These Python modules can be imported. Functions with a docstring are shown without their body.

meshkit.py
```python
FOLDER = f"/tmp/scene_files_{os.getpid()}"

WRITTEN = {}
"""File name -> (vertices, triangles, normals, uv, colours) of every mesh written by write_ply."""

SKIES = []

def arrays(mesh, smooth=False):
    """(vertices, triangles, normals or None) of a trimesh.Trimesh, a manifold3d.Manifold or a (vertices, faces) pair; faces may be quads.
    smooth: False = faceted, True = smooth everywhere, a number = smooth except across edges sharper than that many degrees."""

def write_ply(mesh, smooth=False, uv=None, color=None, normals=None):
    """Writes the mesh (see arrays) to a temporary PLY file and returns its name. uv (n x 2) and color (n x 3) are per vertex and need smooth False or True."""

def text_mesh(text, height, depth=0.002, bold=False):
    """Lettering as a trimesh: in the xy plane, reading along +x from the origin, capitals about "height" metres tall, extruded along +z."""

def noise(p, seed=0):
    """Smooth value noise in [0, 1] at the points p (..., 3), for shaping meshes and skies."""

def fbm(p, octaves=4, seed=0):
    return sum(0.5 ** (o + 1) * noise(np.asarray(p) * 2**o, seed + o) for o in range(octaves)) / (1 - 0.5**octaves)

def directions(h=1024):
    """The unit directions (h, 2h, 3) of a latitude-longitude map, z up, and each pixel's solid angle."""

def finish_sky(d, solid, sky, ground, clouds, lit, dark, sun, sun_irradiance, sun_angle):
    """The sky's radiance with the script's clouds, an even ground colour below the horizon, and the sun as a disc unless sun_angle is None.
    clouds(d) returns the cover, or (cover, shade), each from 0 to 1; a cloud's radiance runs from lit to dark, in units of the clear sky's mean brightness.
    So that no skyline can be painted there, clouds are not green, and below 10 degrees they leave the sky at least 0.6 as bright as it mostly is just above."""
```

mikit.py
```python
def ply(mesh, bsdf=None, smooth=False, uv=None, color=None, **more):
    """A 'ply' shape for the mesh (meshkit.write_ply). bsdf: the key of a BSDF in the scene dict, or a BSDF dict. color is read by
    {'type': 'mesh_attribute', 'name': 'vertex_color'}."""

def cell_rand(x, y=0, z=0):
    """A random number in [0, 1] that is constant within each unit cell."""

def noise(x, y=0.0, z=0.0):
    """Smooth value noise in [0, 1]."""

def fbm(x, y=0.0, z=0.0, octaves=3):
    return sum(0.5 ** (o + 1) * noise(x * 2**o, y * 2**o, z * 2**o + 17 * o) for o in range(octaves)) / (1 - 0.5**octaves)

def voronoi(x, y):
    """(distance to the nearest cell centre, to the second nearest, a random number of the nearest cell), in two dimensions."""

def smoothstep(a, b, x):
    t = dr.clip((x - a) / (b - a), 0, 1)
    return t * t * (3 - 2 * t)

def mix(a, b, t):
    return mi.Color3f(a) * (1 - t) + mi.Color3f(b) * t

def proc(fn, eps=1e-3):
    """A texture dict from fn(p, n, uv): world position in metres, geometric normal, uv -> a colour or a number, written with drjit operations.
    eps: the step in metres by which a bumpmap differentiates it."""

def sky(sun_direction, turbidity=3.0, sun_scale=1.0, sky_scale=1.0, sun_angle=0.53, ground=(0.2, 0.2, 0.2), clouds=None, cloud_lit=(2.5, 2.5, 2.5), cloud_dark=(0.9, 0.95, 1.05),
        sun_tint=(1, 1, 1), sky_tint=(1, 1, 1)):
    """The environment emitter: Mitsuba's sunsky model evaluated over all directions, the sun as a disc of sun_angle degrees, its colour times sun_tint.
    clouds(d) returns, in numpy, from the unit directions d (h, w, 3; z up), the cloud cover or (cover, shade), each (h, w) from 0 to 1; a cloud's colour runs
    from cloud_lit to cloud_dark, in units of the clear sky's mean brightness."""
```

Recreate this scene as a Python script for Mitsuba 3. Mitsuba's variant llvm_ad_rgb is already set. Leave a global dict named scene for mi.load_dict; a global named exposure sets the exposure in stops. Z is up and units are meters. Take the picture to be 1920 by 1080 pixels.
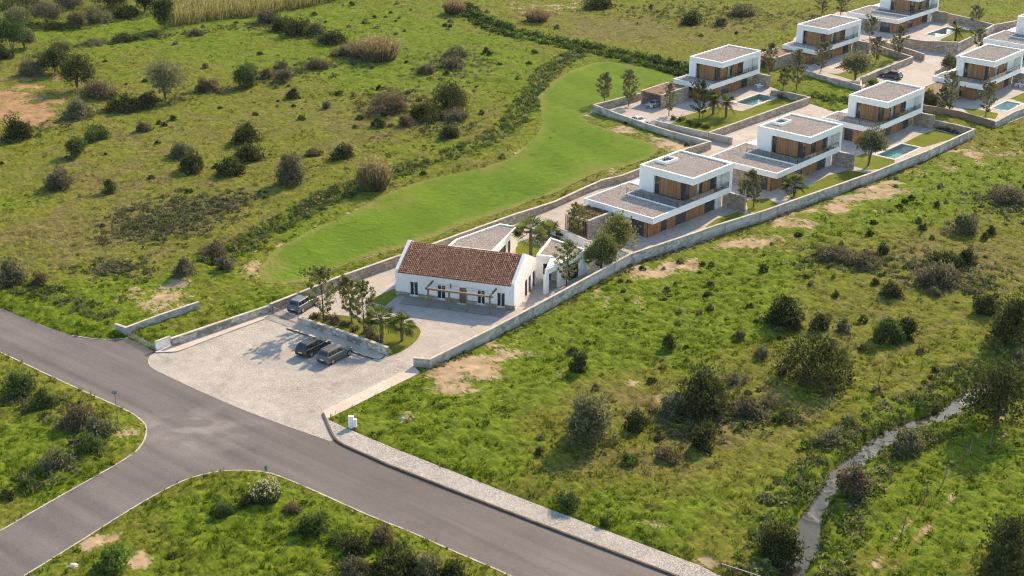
import math
import numpy as np
import trimesh
import shapely
import shapely.geometry as sg
from scipy import ndimage
import drjit as dr
import mitsuba as mi
import mikit
import meshkit
from mikit import proc, noise, fbm, voronoi, cell_rand, smoothstep, mix

scene, labels = {}, {}
T = mi.ScalarTransform4f
# ---------------------------------------------------------------- camera, sun and sky, exposure
PITCH = math.radians(22.87)
scene['camera'] = {'type': 'perspective', 'fov_axis': 'x', 'fov': math.degrees(2 * math.atan(960 / 2700.0)), 'near_clip': 1.0, 'far_clip': 20000.0, 'medium': {'type': 'ref', 'id': 'air'},
                   'to_world': T().look_at(origin=[0, 0, 81], target=[0, math.cos(PITCH), 81 - math.sin(PITCH)], up=[0, 0, 1])}
SUN_AZ, SUN_EL = math.radians(33), math.radians(33)
scene['sky'] = mikit.sky([math.sin(SUN_AZ) * math.cos(SUN_EL), math.cos(SUN_AZ) * math.cos(SUN_EL), math.sin(SUN_EL)], turbidity=3.5, sky_scale=1.75, sun_tint=(1.05, 0.98, 0.90), sky_tint=(1.10, 1.0, 0.92), ground=(0.12, 0.13, 0.06))
exposure = 2.5

# ---------------------------------------------------------------- a little haze over the far fields
scene['air'] = {'type': 'homogeneous', 'albedo': {'type': 'rgb', 'value': [0.95, 0.95, 0.95]}, 'sigma_t': {'type': 'rgb', 'value': [0.00003, 0.000033, 0.000037]}}
scene['haze'] = {'type': 'cube', 'to_world': T().translate([0, 0, 41.5]).scale([9500, 9500, 46.5]), 'bsdf': {'type': 'null'}, 'interior': {'type': 'ref', 'id': 'air'}}
labels['haze'] = {'kind': 'stuff'}

# ---------------------------------------------------------------- materials
def principled(color, rough=0.8, spec=0.3, **more):
    c = {'type': 'rgb', 'value': list(color)} if isinstance(color, (tuple, list)) else color
    return {'type': 'principled', 'base_color': c, 'roughness': rough, 'specular': spec, **more}
def mat(name, d):
    scene[name] = {'type': 'twosided', 'bsdf': d}
def bumped(d, fn, scale, eps=0.01):
    return {'type': 'bumpmap', 'arbitrary': proc(fn, eps=eps), 'scale': scale, 'bsdf': d}

def along(p, n):
    l = dr.maximum(dr.sqrt(n.x * n.x + n.y * n.y), 1e-4)
    return (p.y * n.x - p.x * n.y) / l

def white_col(p, n, uv):
    s = along(p, n)
    w = fbm(s * 0.7, p.z * 0.9, p.x * 0.1, 3)
    streak = noise(s * 3.0, p.z * 0.25)
    g = 0.82 + 0.04 * w - 0.05 * smoothstep(0.66, 0.95, streak)
    return mi.Color3f(g, g * 0.985, g * 0.955)
mat('mat_white', principled(proc(white_col), 0.85, 0.2))

def coping_col(p, n, uv):
    w = fbm(p.x * 1.1, p.y * 1.1, 0.0, 4)
    return mix((0.30, 0.27, 0.225), (0.58, 0.53, 0.45), w)
mat('mat_coping', principled(proc(coping_col), 0.85, 0.2))

def stone_uv(p, n):
    return along(p, n) * 1.9, p.z * 3.1
def stone_col(p, n, uv):
    s, z = stone_uv(p, n)
    a, b, r = voronoi(s, z)
    joint = smoothstep(0.03, 0.16, b - a)
    tone = mix((0.27, 0.225, 0.18), (0.50, 0.43, 0.35), r)
    tone = mix(tone, (0.42, 0.31, 0.22), smoothstep(0.7, 0.95, cell_rand(r * 999.0, 3.0)))
    w = fbm(s * 0.25, z * 0.2, 5.0, 3)
    tone = tone * (0.75 + 0.55 * w)
    return mix(tone * 0.62, tone, joint)
def stone_h(p, n, uv):
    s, z = stone_uv(p, n)
    a, b, r = voronoi(s, z)
    return smoothstep(0.0, 0.22, b - a) * (0.6 + 0.4 * r)
mat('mat_stone', bumped(principled(proc(stone_col), 0.9, 0.2), stone_h, 0.05))

def plaster_col(p, n, uv):                       # worn grey rendered boundary wall
    s = along(p, n)
    w = fbm(s * 0.45, p.z * 1.6, 2.0, 4)
    d = noise(s * 1.6, p.z * 0.5, 7.0)
    a, b, r = voronoi(s * 1.7, p.z * 2.6)
    stony = smoothstep(0.42, 0.62, fbm(s * 0.06, 3.0, 1.0, 2))
    c = mix((0.30, 0.28, 0.255), (0.56, 0.535, 0.50), w)
    c = c * (1.0 + stony * (0.55 * (r - 0.5) - 0.30 * (1.0 - smoothstep(0.03, 0.16, b - a))))
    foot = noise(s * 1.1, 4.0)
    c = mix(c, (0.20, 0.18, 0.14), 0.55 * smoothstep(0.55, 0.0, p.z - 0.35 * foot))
    return mix(c, (0.20, 0.185, 0.165), 0.6 * smoothstep(0.60, 0.9, d))
mat('mat_plaster', principled(proc(plaster_col), 0.9, 0.2))

def pocked_col(p, n, uv):                        # pale rubble wall with grey patches
    s = along(p, n)
    a, b, r = voronoi(s * 2.6, p.z * 3.4)
    w = fbm(s * 0.8, p.z * 1.4, 2.0, 3)
    c = mix((0.36, 0.33, 0.28), (0.62, 0.58, 0.51), r)
    c = mix(c, (0.17, 0.15, 0.13), smoothstep(0.42, 0.62, w) * 0.8)
    return mix(c * 0.6, c, smoothstep(0.02, 0.15, b - a))
mat('mat_pocked', bumped(principled(proc(pocked_col), 0.9, 0.2), stone_h, 0.03))

def asphalt_col(p, n, uv):
    # x2 runs along the main road
    t = p.x * 0.767 - p.y * 0.642
    q = p.x * 0.642 + p.y * 0.767
    w = fbm(p.x * 0.16, p.y * 0.16, 3.0, 4)
    lane = fbm(q * 0.9, t * 0.03, 1.0, 3)
    fine = noise(p.x * 9.0, p.y * 9.0)
    g = 0.104 + 0.050 * (w - 0.5) + 0.065 * (lane - 0.5) + 0.03 * (fine - 0.5)
    d2 = dr.square((p.x + 37.0) / 7.0) + dr.square((p.y - 149.5) / 5.0)
    dust = dr.exp(-d2) * smoothstep(0.42, 0.75, fbm(p.x * 0.35, p.y * 0.55, 9.0, 4))
    g = g + 0.075 * dust
    q2 = p.x * 0.5938 + p.y * 0.8046 + 0.35 * (noise(t * 0.08, 7.0) - 0.5)
    seam = 1.0 - smoothstep(0.05, 0.16, dr.abs(q2 - 100.55))
    tyre = dr.exp(-dr.square((dr.abs(q2 - 100.55) - 1.7) / 0.55))
    g = g * (1.0 - 0.16 * seam * smoothstep(0.3, 0.6, noise(t * 0.15, 3.0)) - 0.09 * tyre)
    crack = dr.abs(fbm(p.x * 0.22, p.y * 0.22, 21.0, 4) - 0.5)
    g = g * (1.0 - 0.10 * (1.0 - smoothstep(0.0, 0.012, crack)))
    return mi.Color3f(g * 1.08, g * 0.985, g * 1.0)
mat('mat_asphalt', principled(proc(asphalt_col), 0.75, 0.35))

def cobble_col(p, n, uv):
    a, b, r = voronoi(p.x * 8.5, p.y * 8.5)
    w = fbm(p.x * 0.16, p.y * 0.16, 3.0, 4)
    m = noise(p.x * 0.9, p.y * 0.9, 2.0)
    a2, b2, r2 = voronoi(p.x * 3.1 + 5.0, p.y * 3.1)
    g = 0.262 + 0.12 * r + 0.06 * r2 + 0.14 * (w - 0.5) + 0.08 * (m - 0.5)
    oil = smoothstep(0.68, 0.80, fbm(p.x * 0.5, p.y * 0.5, 40.0, 3))
    c = mi.Color3f(g * 1.03, g * 0.965, g * 0.885) * (1.0 - 0.22 * oil)
    return mix(c * 0.66, c, smoothstep(0.04, 0.2, b - a))
def cobble_h(p, n, uv):
    a, b, r = voronoi(p.x * 8.5, p.y * 8.5)
    return smoothstep(0.0, 0.3, b - a) + 0.4 * r
mat('mat_cobble', bumped(principled(proc(cobble_col), 0.85, 0.25), cobble_h, 0.006))

def pale_cobble_col(p, n, uv):
    a, b, r = voronoi(p.x * 7.0, p.y * 7.0)
    w = fbm(p.x * 0.5, p.y * 0.5, 8.0, 4)
    g = 0.27 + 0.24 * r + 0.14 * (w - 0.5)
    c = mi.Color3f(g * 1.02, g * 0.965, g * 0.90)
    return mix(c * 0.45, c, smoothstep(0.04, 0.2, b - a))
mat('mat_pale_cobble', bumped(principled(proc(pale_cobble_col), 0.85, 0.25), cobble_h, 0.012))

def paving_col(p, n, uv):
    # large slabs laid along the estate's axis
    s, t = p.x * 0.738 - p.y * 0.675, p.x * 0.675 + p.y * 0.738
    r = cell_rand(dr.floor(s / 1.2), dr.floor(t / 0.6))
    fs, ft = s / 1.2 - dr.floor(s / 1.2), t / 0.6 - dr.floor(t / 0.6)
    j = dr.minimum(smoothstep(0.0, 0.03, fs), smoothstep(0.0, 0.05, ft))
    w = fbm(p.x * 0.3, p.y * 0.3, 1.0, 4)
    g = 0.345 + 0.04 * (r - 0.5) + 0.12 * (w - 0.5) + 0.06 * (noise(p.x * 4.0, p.y * 4.0) - 0.5)
    c = mi.Color3f(g * 1.06, g * 0.97, g * 0.90)
    return mix(c * 0.75, c, j)
mat('mat_paving', principled(proc(paving_col), 0.85, 0.25))
def path_col(p, n, uv):
    w = fbm(p.x * 0.6, p.y * 0.6, 1.0, 4)
    a, b, r = voronoi(p.x * 5.0, p.y * 5.0)
    return mix((0.42, 0.36, 0.30), (0.58, 0.52, 0.45), w) * (0.88 + 0.2 * r)
mat('mat_path', principled(proc(path_col), 0.85, 0.25))
def kerb_col(p, n, uv):
    w = fbm(p.x * 1.5, p.y * 1.5, 1.0, 3)
    return mix((0.26, 0.24, 0.21), (0.50, 0.47, 0.42), w)
mat('mat_kerb', principled(proc(kerb_col), 0.85, 0.25))
mat('mat_dark_kerb', principled(proc(lambda p, n, uv: mix((0.07, 0.052, 0.04), (0.15, 0.12, 0.095), fbm(p.x * 1.5, p.y * 1.5, 1.0, 3))), 0.85, 0.2))
def deck_col(p, n, uv):
    w = fbm(p.x * 0.5, p.y * 0.5, 1.0, 3)
    return mix((0.52, 0.47, 0.41), (0.66, 0.61, 0.54), w)
mat('mat_deck', principled(proc(deck_col), 0.8, 0.25))

def gravel_col(p, n, uv):
    a, b, r = voronoi(p.x * 5.5, p.y * 5.5)
    a2, b2, r2 = voronoi(p.x * 2.2 + 9.0, p.y * 2.2)
    w = fbm(p.x * 0.4, p.y * 0.4, 4.0, 3)
    g = 0.30 + 0.26 * r * r + 0.07 * r2 + 0.1 * (w - 0.5)
    c = mi.Color3f(g * 1.09, g * 0.95, g * 0.84)
    return mix(c * 0.5, c, smoothstep(0.03, 0.2, b - a))
def gravel_h(p, n, uv):
    a, b, r = voronoi(p.x * 5.5, p.y * 5.5)
    return smoothstep(0.0, 0.4, b - a) * (0.5 + r)
mat('mat_gravel', bumped(principled(proc(gravel_col), 0.95, 0.1), gravel_h, 0.05))

def wood_col(p, n, uv):
    s = along(p, n)
    k = dr.floor(s / 0.16)
    r = cell_rand(k, 5.0)
    g = fbm(s * 9.0, p.z * 0.8, r * 40.0, 3)
    c = mix((0.20, 0.085, 0.035), (0.42, 0.215, 0.10), 0.55 * r + 0.45 * g)
    return mix(c, (0.40, 0.28, 0.18), 0.35 * smoothstep(0.6, 1.0, cell_rand(k, 8.0)))
mat('mat_wood', principled(proc(wood_col), 0.6, 0.3))
def timber_col(p, n, uv):
    w = fbm(p.x * 3.0, p.y * 3.0, p.z * 3.0, 3)
    return mix((0.13, 0.09, 0.065), (0.30, 0.23, 0.17), w)
mat('mat_timber', principled(proc(timber_col), 0.7, 0.3))
mat('mat_brown_timber', principled((0.23, 0.135, 0.085), 0.7, 0.3))
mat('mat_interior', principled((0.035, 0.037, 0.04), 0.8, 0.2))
mat('mat_curtain', principled((0.45, 0.43, 0.39), 0.9, 0.1))
mat('mat_dark_metal', principled((0.035, 0.035, 0.037), 0.45, 0.5))
mat('mat_grey_metal', principled((0.30, 0.30, 0.30), 0.4, 0.5, metallic=0.6))
mat('mat_white_paint', principled((0.78, 0.78, 0.76), 0.5, 0.4))
mat('mat_terrace', principled((0.24, 0.22, 0.205), 0.7, 0.3))
scene['mat_pane'] = {'type': 'thindielectric', 'int_ior': 1.5, 'ext_ior': 1.0}
scene['mat_rail_glass'] = {'type': 'thindielectric', 'int_ior': 1.5, 'specular_transmittance': {'type': 'rgb', 'value': [0.62, 0.70, 0.68]}}
mat('mat_dark_glass', principled((0.012, 0.014, 0.016), 0.08, 0.6))
def tile_col(p, n, uv):
    return mi.Color3f(0)
mat('mat_tile', principled({'type': 'mesh_attribute', 'name': 'vertex_color'}, 0.85, 0.2))
mat('mat_trunk', principled(proc(lambda p, n, uv: mix((0.07, 0.055, 0.042), (0.17, 0.135, 0.10), fbm(p.x * 7.0, p.y * 7.0, p.z * 3.0, 3))), 0.9, 0.1))
mat('mat_palm_trunk', principled(proc(lambda p, n, uv: mix((0.10, 0.075, 0.05), (0.26, 0.20, 0.14), noise(p.x * 3.0, p.y * 3.0, p.z * 9.0))), 0.9, 0.1))
scene['mat_leaf'] = {'type': 'principledthin', 'base_color': {'type': 'mesh_attribute', 'name': 'vertex_color'}, 'roughness': 0.6, 'diff_trans': 0.9, 'spec_trans': 0.0, 'eta': 1.35}
scene['mat_grass'] = {'type': 'principledthin', 'base_color': {'type': 'mesh_attribute', 'name': 'vertex_color'}, 'roughness': 0.7, 'diff_trans': 1.0, 'spec_trans': 0.0, 'eta': 1.3}

def lawn_col(p, n, uv):
    t = p.x * 0.85 + p.y * 0.53
    q = -p.x * 0.53 + p.y * 0.85
    w = fbm(p.x * 0.06, p.y * 0.06, 3.0, 4)
    m = fbm(t * 0.5, q * 1.6, 2.0, 3)
    f = noise(p.x * 3.2, p.y * 3.2)
    c = mix((0.062, 0.132, 0.006), (0.132, 0.192, 0.015), 0.25 + 0.9 * (w - 0.3) + 0.35 * (m - 0.5) + 0.28 * (f - 0.5))
    stripe = smoothstep(-0.25, 0.25, dr.sin(t * 0.52 + 1.5 * noise(p.x * 0.05, p.y * 0.05)))
    c = c * (0.95 + 0.09 * stripe + 0.22 * (noise(p.x * 1.1, p.y * 2.3, 5.0) - 0.5))
    c = mix(c, (0.17, 0.16, 0.045), 0.5 * smoothstep(0.6, 0.8, fbm(p.x * 0.11, p.y * 0.11, 50.0, 4)))
    return mix(c, (0.20, 0.18, 0.06), 0.75 * uv.x * smoothstep(0.25, 0.7, fbm(p.x * 0.5, p.y * 0.5, 6.0, 4) * 0.6 + uv.x * 0.4))
def lawn_h(p, n, uv):
    return fbm(p.x * 2.2, p.y * 2.2, 0.0, 3)
mat('mat_lawn', bumped(principled(proc(lawn_col), 0.95, 0.1), lawn_h, 0.22, eps=0.05))
def turf_col(p, n, uv):
    w = fbm(p.x * 0.5, p.y * 0.5, 3.0, 4)
    f = noise(p.x * 6.0, p.y * 6.0)
    return mix((0.085, 0.118, 0.010), (0.150, 0.170, 0.020), w + 0.5 * (f - 0.5))
mat('mat_turf', bumped(principled(proc(turf_col), 0.95, 0.1), lawn_h, 0.06, eps=0.05))

def meadow_col(p, n, uv):
    # uv.x: bare soil, uv.y: how lush the sward is
    w = fbm(p.x * 0.045, p.y * 0.045, 3.0, 4)
    m = fbm(p.x * 0.28, p.y * 0.28, 11.0, 4)
    f = fbm(p.x * 1.6, p.y * 1.6, 5.0, 3)
    lush = dr.clip(uv.y + 0.75 * (w - 0.5) + 0.9 * (m - 0.5), 0.0, 1.0)
    st = fbm((p.x + p.y * 0.6) * 3.1, (p.y - p.x * 0.6) * 0.9, 7.0, 3)
    k = noise(p.x * 5.5, p.y * 5.5, 3.0)
    f = dr.clip(0.55 * f + 0.75 * (st - 0.5) + 0.45 * (k - 0.5) + 0.22, 0.0, 1.0)
    dry = mix((0.050, 0.046, 0.014), (0.186, 0.170, 0.052), f)
    mid = mix((0.038, 0.050, 0.005), (0.182, 0.196, 0.026), f)
    green = mix((0.024, 0.054, 0.002), (0.160, 0.216, 0.013), f)
    c = mix(mix(dry, mid, smoothstep(0.05, 0.42, lush)), green, smoothstep(0.48, 0.92, lush))
    soil = mix((0.20, 0.14, 0.08), (0.46, 0.36, 0.24), fbm(p.x * 0.9, p.y * 0.9, 2.0, 4))
    soil = mix(soil, soil * mi.Color3f(0.82, 0.68, 0.56), smoothstep(-45.0, -75.0, p.x))
    s = smoothstep(0.42, 0.78, 0.85 * uv.x + 1.5 * (fbm(p.x * 0.33, p.y * 0.33, 31.0, 4) - 0.5) + 0.5 * (f - 0.5))
    return mix(c, soil, s * smoothstep(0.0, 0.12, uv.x))
mat('mat_meadow', principled(proc(meadow_col), 0.95, 0.1))
def soil_col(p, n, uv):
    return mix((0.15, 0.10, 0.06), (0.30, 0.22, 0.15), fbm(p.x * 1.1, p.y * 1.1, 2.0, 4))
mat('mat_soil', principled(proc(soil_col), 0.95, 0.1))

def water_h(p, n, uv):
    riffle = smoothstep(0.48, 0.66, fbm(p.x * 0.32, p.y * 0.32, 9.0, 2))
    return fbm(p.x * 1.5, p.y * 1.5, 0.0, 2) * (0.06 + 1.1 * riffle) + 0.04 * noise(p.x * 0.6, p.y * 0.6, 4.0)
def water_c(p, n, uv):
    return mix((0.016, 0.016, 0.011), (0.034, 0.031, 0.021), fbm(p.x * 0.6, p.y * 0.6, 0.0, 3))
mat('mat_stream', bumped(principled(proc(water_c), 0.13, 0.45), water_h, 0.10, eps=0.05))
mat('mat_pool_tile', principled((0.17, 0.36, 0.36), 0.5, 0.4))
mat('mat_pool_tile_pale', principled((0.45, 0.62, 0.64), 0.5, 0.4))
scene['mat_pool_water'] = {'type': 'thindielectric', 'int_ior': 1.33, 'specular_transmittance': {'type': 'rgb', 'value': [0.55, 0.80, 0.80]}}

# ---------------------------------------------------------------- mesh helpers
class Mesh:
    def __init__(self):
        self.v, self.f, self.c, self.n = [], [], [], 0
    def add(self, v, f, c=None):
        v, f = np.asarray(v, float).reshape(-1, 3), np.asarray(f, int)
        if f.shape[1] == 4:
            f = np.vstack([f[:, [0, 1, 2]], f[:, [0, 2, 3]]])
        self.v.append(v); self.f.append(f + self.n); self.n += len(v)
        if c is not None:
            self.c.append(np.broadcast_to(np.asarray(c, float), (len(v), 3)))
        return self
    def box(self, x0, x1, y0, y1, z0, z1, c=None):
        v = [(x, y, z) for x in (x0, x1) for y in (y0, y1) for z in (z0, z1)]
        f = [(0, 1, 3, 2), (4, 6, 7, 5), (0, 4, 5, 1), (2, 3, 7, 6), (0, 2, 6, 4), (1, 5, 7, 3)]
        return self.add(v, f, c)
    def tm(self, m, c=None):
        return self.add(m.vertices, m.faces, c)
    def tube(self, pts, radii, sides=6, c=None, cap=True):
        p = np.asarray(pts, float)
        t = np.gradient(p, axis=0); t /= np.linalg.norm(t, axis=1, keepdims=True) + 1e-9
        a = np.cross(t, np.where(np.abs(t[:, 2:]) < 0.9, [0, 0, 1.0], [1.0, 0, 0])); a /= np.linalg.norm(a, axis=1, keepdims=True) + 1e-9
        b = np.cross(t, a); g = np.arange(sides) * 2 * np.pi / sides
        r = np.broadcast_to(radii, (len(p),))
        v = (p[:, None] + r[:, None, None] * (np.cos(g)[None, :, None] * a[:, None] + np.sin(g)[None, :, None] * b[:, None])).reshape(-1, 3)
        f = []
        for i in range(len(p) - 1):
            for k in range(sides):
                k2 = (k + 1) % sides
                f.append((i * sides + k, i * sides + k2, (i + 1) * sides + k2, (i + 1) * sides + k))
        f = np.array(f); f = np.vstack([f[:, [0, 1, 2]], f[:, [0, 2, 3]]])
        if cap:
            e = [(0, k + 1, k) for k in range(1, sides - 1)]; o = (len(p) - 1) * sides
            f = np.vstack([f, e, [(o, o + k, o + k + 1) for k in range(1, sides - 1)]])
        return self.add(v, f, c)
    def bar(self, a, b, w, h=None, c=None):
        """square bar from a to b"""
        a, b = np.asarray(a, float), np.asarray(b, float); h = h or w
        d = (b - a) / np.linalg.norm(b - a)
        s = np.cross(d, [0, 0, 1.0]) if abs(d[2]) < 0.95 else np.array([1.0, 0, 0])
        s /= np.linalg.norm(s); u = np.cross(s, d)
        v = [p + s * i * w / 2 + u * j * h / 2 for p in (a, b) for i in (-1, 1) for j in (-1, 1)]
        return self.add(v, [(0, 1, 3, 2), (4, 6, 7, 5), (0, 4, 5, 1), (2, 3, 7, 6), (0, 2, 6, 4), (1, 5, 7, 3)], c)
    def get(self):
        return np.vstack(self.v), np.vstack(self.f), (np.vstack(self.c) if self.c else None)

def put(key, m, bsdf, smooth=False, xf=None, uv=None):
    v, f, c = m.get() if isinstance(m, Mesh) else (m if len(m) == 3 else (*m, None))
    if xf is not None:
        v = xf(v)
    tm = trimesh.Trimesh(v, f, process=False)
    scene[key] = mikit.ply(tm, bsdf, smooth=smooth, color=c, uv=uv)
    return key
def free(key):
    if key not in labels and not any(k == key or k.startswith(key + '__') for k in scene):
        return key
    n = 1
    while True:
        k = '%s_%03d' % (key, n)
        if k not in labels and k not in scene and not any(q.startswith(k + '__') for q in scene):
            return k
        n += 1
_used = {}
def num(key):
    n = _used.get(key, -1) + 1; _used[key] = n
    return key if n == 0 else '%s_%03d' % (key, n)
def thing(name, label, cat, group=None):
    k = num(name); labels[k] = {'label': label, 'category': cat}
    if group: labels[k]['group'] = group
    return k
def sub(parent, name):
    return num(parent + '__' + name)
def struct(key, m, bsdf, **kw):
    k = num(key); put(k, m, bsdf, **kw); labels[k] = {'kind': 'structure'}
    return k
def stuff(key):
    labels.setdefault(key, {})['kind'] = 'stuff'
def frame(A, deg):
    t = math.radians(deg); u = np.array([math.cos(t), math.sin(t), 0]); v = np.array([-u[1], u[0], 0]); o = np.array([A[0], A[1], 0.0])
    return lambda p: o + p[:, :1] * u + p[:, 1:2] * v + p[:, 2:] * [0, 0, 1.0]
def sheet(poly, z, skirt=0.0):
    """flat polygon (shapely or points) at height z, optionally with a skirt going down"""
    poly = poly if hasattr(poly, 'geom_type') else sg.Polygon(poly)
    if not poly.is_valid: poly = poly.buffer(0)
    m = Mesh()
    for g in getattr(poly, 'geoms', [poly]):
        if skirt:
            e = trimesh.creation.extrude_polygon(g, skirt, engine='earcut'); e.apply_translation([0, 0, z - skirt]); m.tm(e)
        else:
            v, f = trimesh.creation.triangulate_polygon(g, engine='earcut')
            v = np.column_stack([v, np.full(len(v), z)])
            nz = np.cross(v[f[:, 1]] - v[f[:, 0]], v[f[:, 2]] - v[f[:, 0]])[:, 2]
            f = np.where((nz < 0)[:, None], f[:, ::-1], f); m.add(v, f)
    return m
def smooth_line(pts, n=3, closed=False):
    p = np.asarray(pts, float)
    for _ in range(n):
        q = np.roll(p, -1, 0) if closed else p[1:]; a = p if closed else p[:-1]
        s = np.empty((2 * len(a), 2)); s[0::2] = 0.75 * a + 0.25 * q; s[1::2] = 0.25 * a + 0.75 * q
        p = s if closed else np.vstack([p[:1], s, p[-1:]])
    return p
def ribbon(pts, w, z0, z1, dz=None):
    """prism strip along a polyline: width w, bottom z0, top z1 (number or per-point)"""
    p = np.asarray(pts, float); n = len(p)
    d = np.diff(p, axis=0); d /= np.linalg.norm(d, axis=1, keepdims=True) + 1e-9
    nn = np.column_stack([-d[:, 1], d[:, 0]])
    a = np.vstack([nn[:1], nn]); b = np.vstack([nn, nn[-1:]]); m = a + b
    m /= np.maximum((m * a).sum(1, keepdims=True), 0.35 * np.linalg.norm(m, axis=1, keepdims=True) + 1e-9)
    L, R = p + m * w / 2, p - m * w / 2
    z0, z1 = np.broadcast_to(z0, (n,)), np.broadcast_to(z1, (n,))
    v = np.vstack([np.column_stack([L, z0]), np.column_stack([R, z0]), np.column_stack([R, z1]), np.column_stack([L, z1])])
    i = np.arange(n - 1); f = []
    for k in range(4):
        k2 = (k + 1) % 4
        f.append(np.column_stack([k * n + i, k * n + i + 1, k2 * n + i + 1, k2 * n + i]))
    f = np.vstack(f)[:, ::-1]
    M = Mesh(); M.add(v, f); M.add(v[[0, n, 2 * n, 3 * n]], [(0, 1, 2, 3)]); M.add(v[[n - 1, 2 * n - 1, 3 * n - 1, 4 * n - 1]], [(3, 2, 1, 0)])
    return M

# ---------------------------------------------------------------- ground plan (metres; x to the right, y away)
ROAD = [(-105.41, 210.98), (-71.77, 184.92), (-67.80, 181.79), (-63.38, 178.58), (-59.07, 175.64), (-55.88, 174.45), (-53.21, 174.28), (-51.34, 174.79), (-46.76, 170.63), (-47.12, 169.18), (-47.10, 168.22), (-46.58, 166.57), (-45.47, 165.17), (-40.94, 161.24), (-33.68, 155.27), (-28.02, 151.18), (-20.90, 146.50), (-20.21, 146.38), (-19.16, 145.25), (-15.67, 142.42), (-14.36, 141.22), (0.00, 130.67), (15.97, 119.28), (26.84, 111.47), (11.79, 109.84), (-0.68, 119.74), (-2.92, 121.41), (-7.04, 124.47), (-10.64, 127.36), (-13.85, 129.51), (-16.69, 131.62), (-20.77, 134.89), (-25.30, 138.28), (-26.92, 139.21), (-28.42, 139.68), (-30.87, 139.79), (-32.78, 139.56), (-35.37, 138.28), (-37.33, 136.23), (-40.13, 132.16), (-42.38, 128.38), (-45.14, 123.70), (-47.91, 119.28), (-52.62, 111.31), (-58.19, 119.46), (-52.92, 127.36), (-49.44, 133.13), (-45.29, 139.56), (-42.90, 143.64), (-42.48, 146.50), (-42.89, 149.60), (-43.90, 151.45), (-45.92, 153.75), (-51.47, 157.96), (-58.03, 163.11), (-67.04, 170.47), (-98.82, 195.67)]
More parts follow.
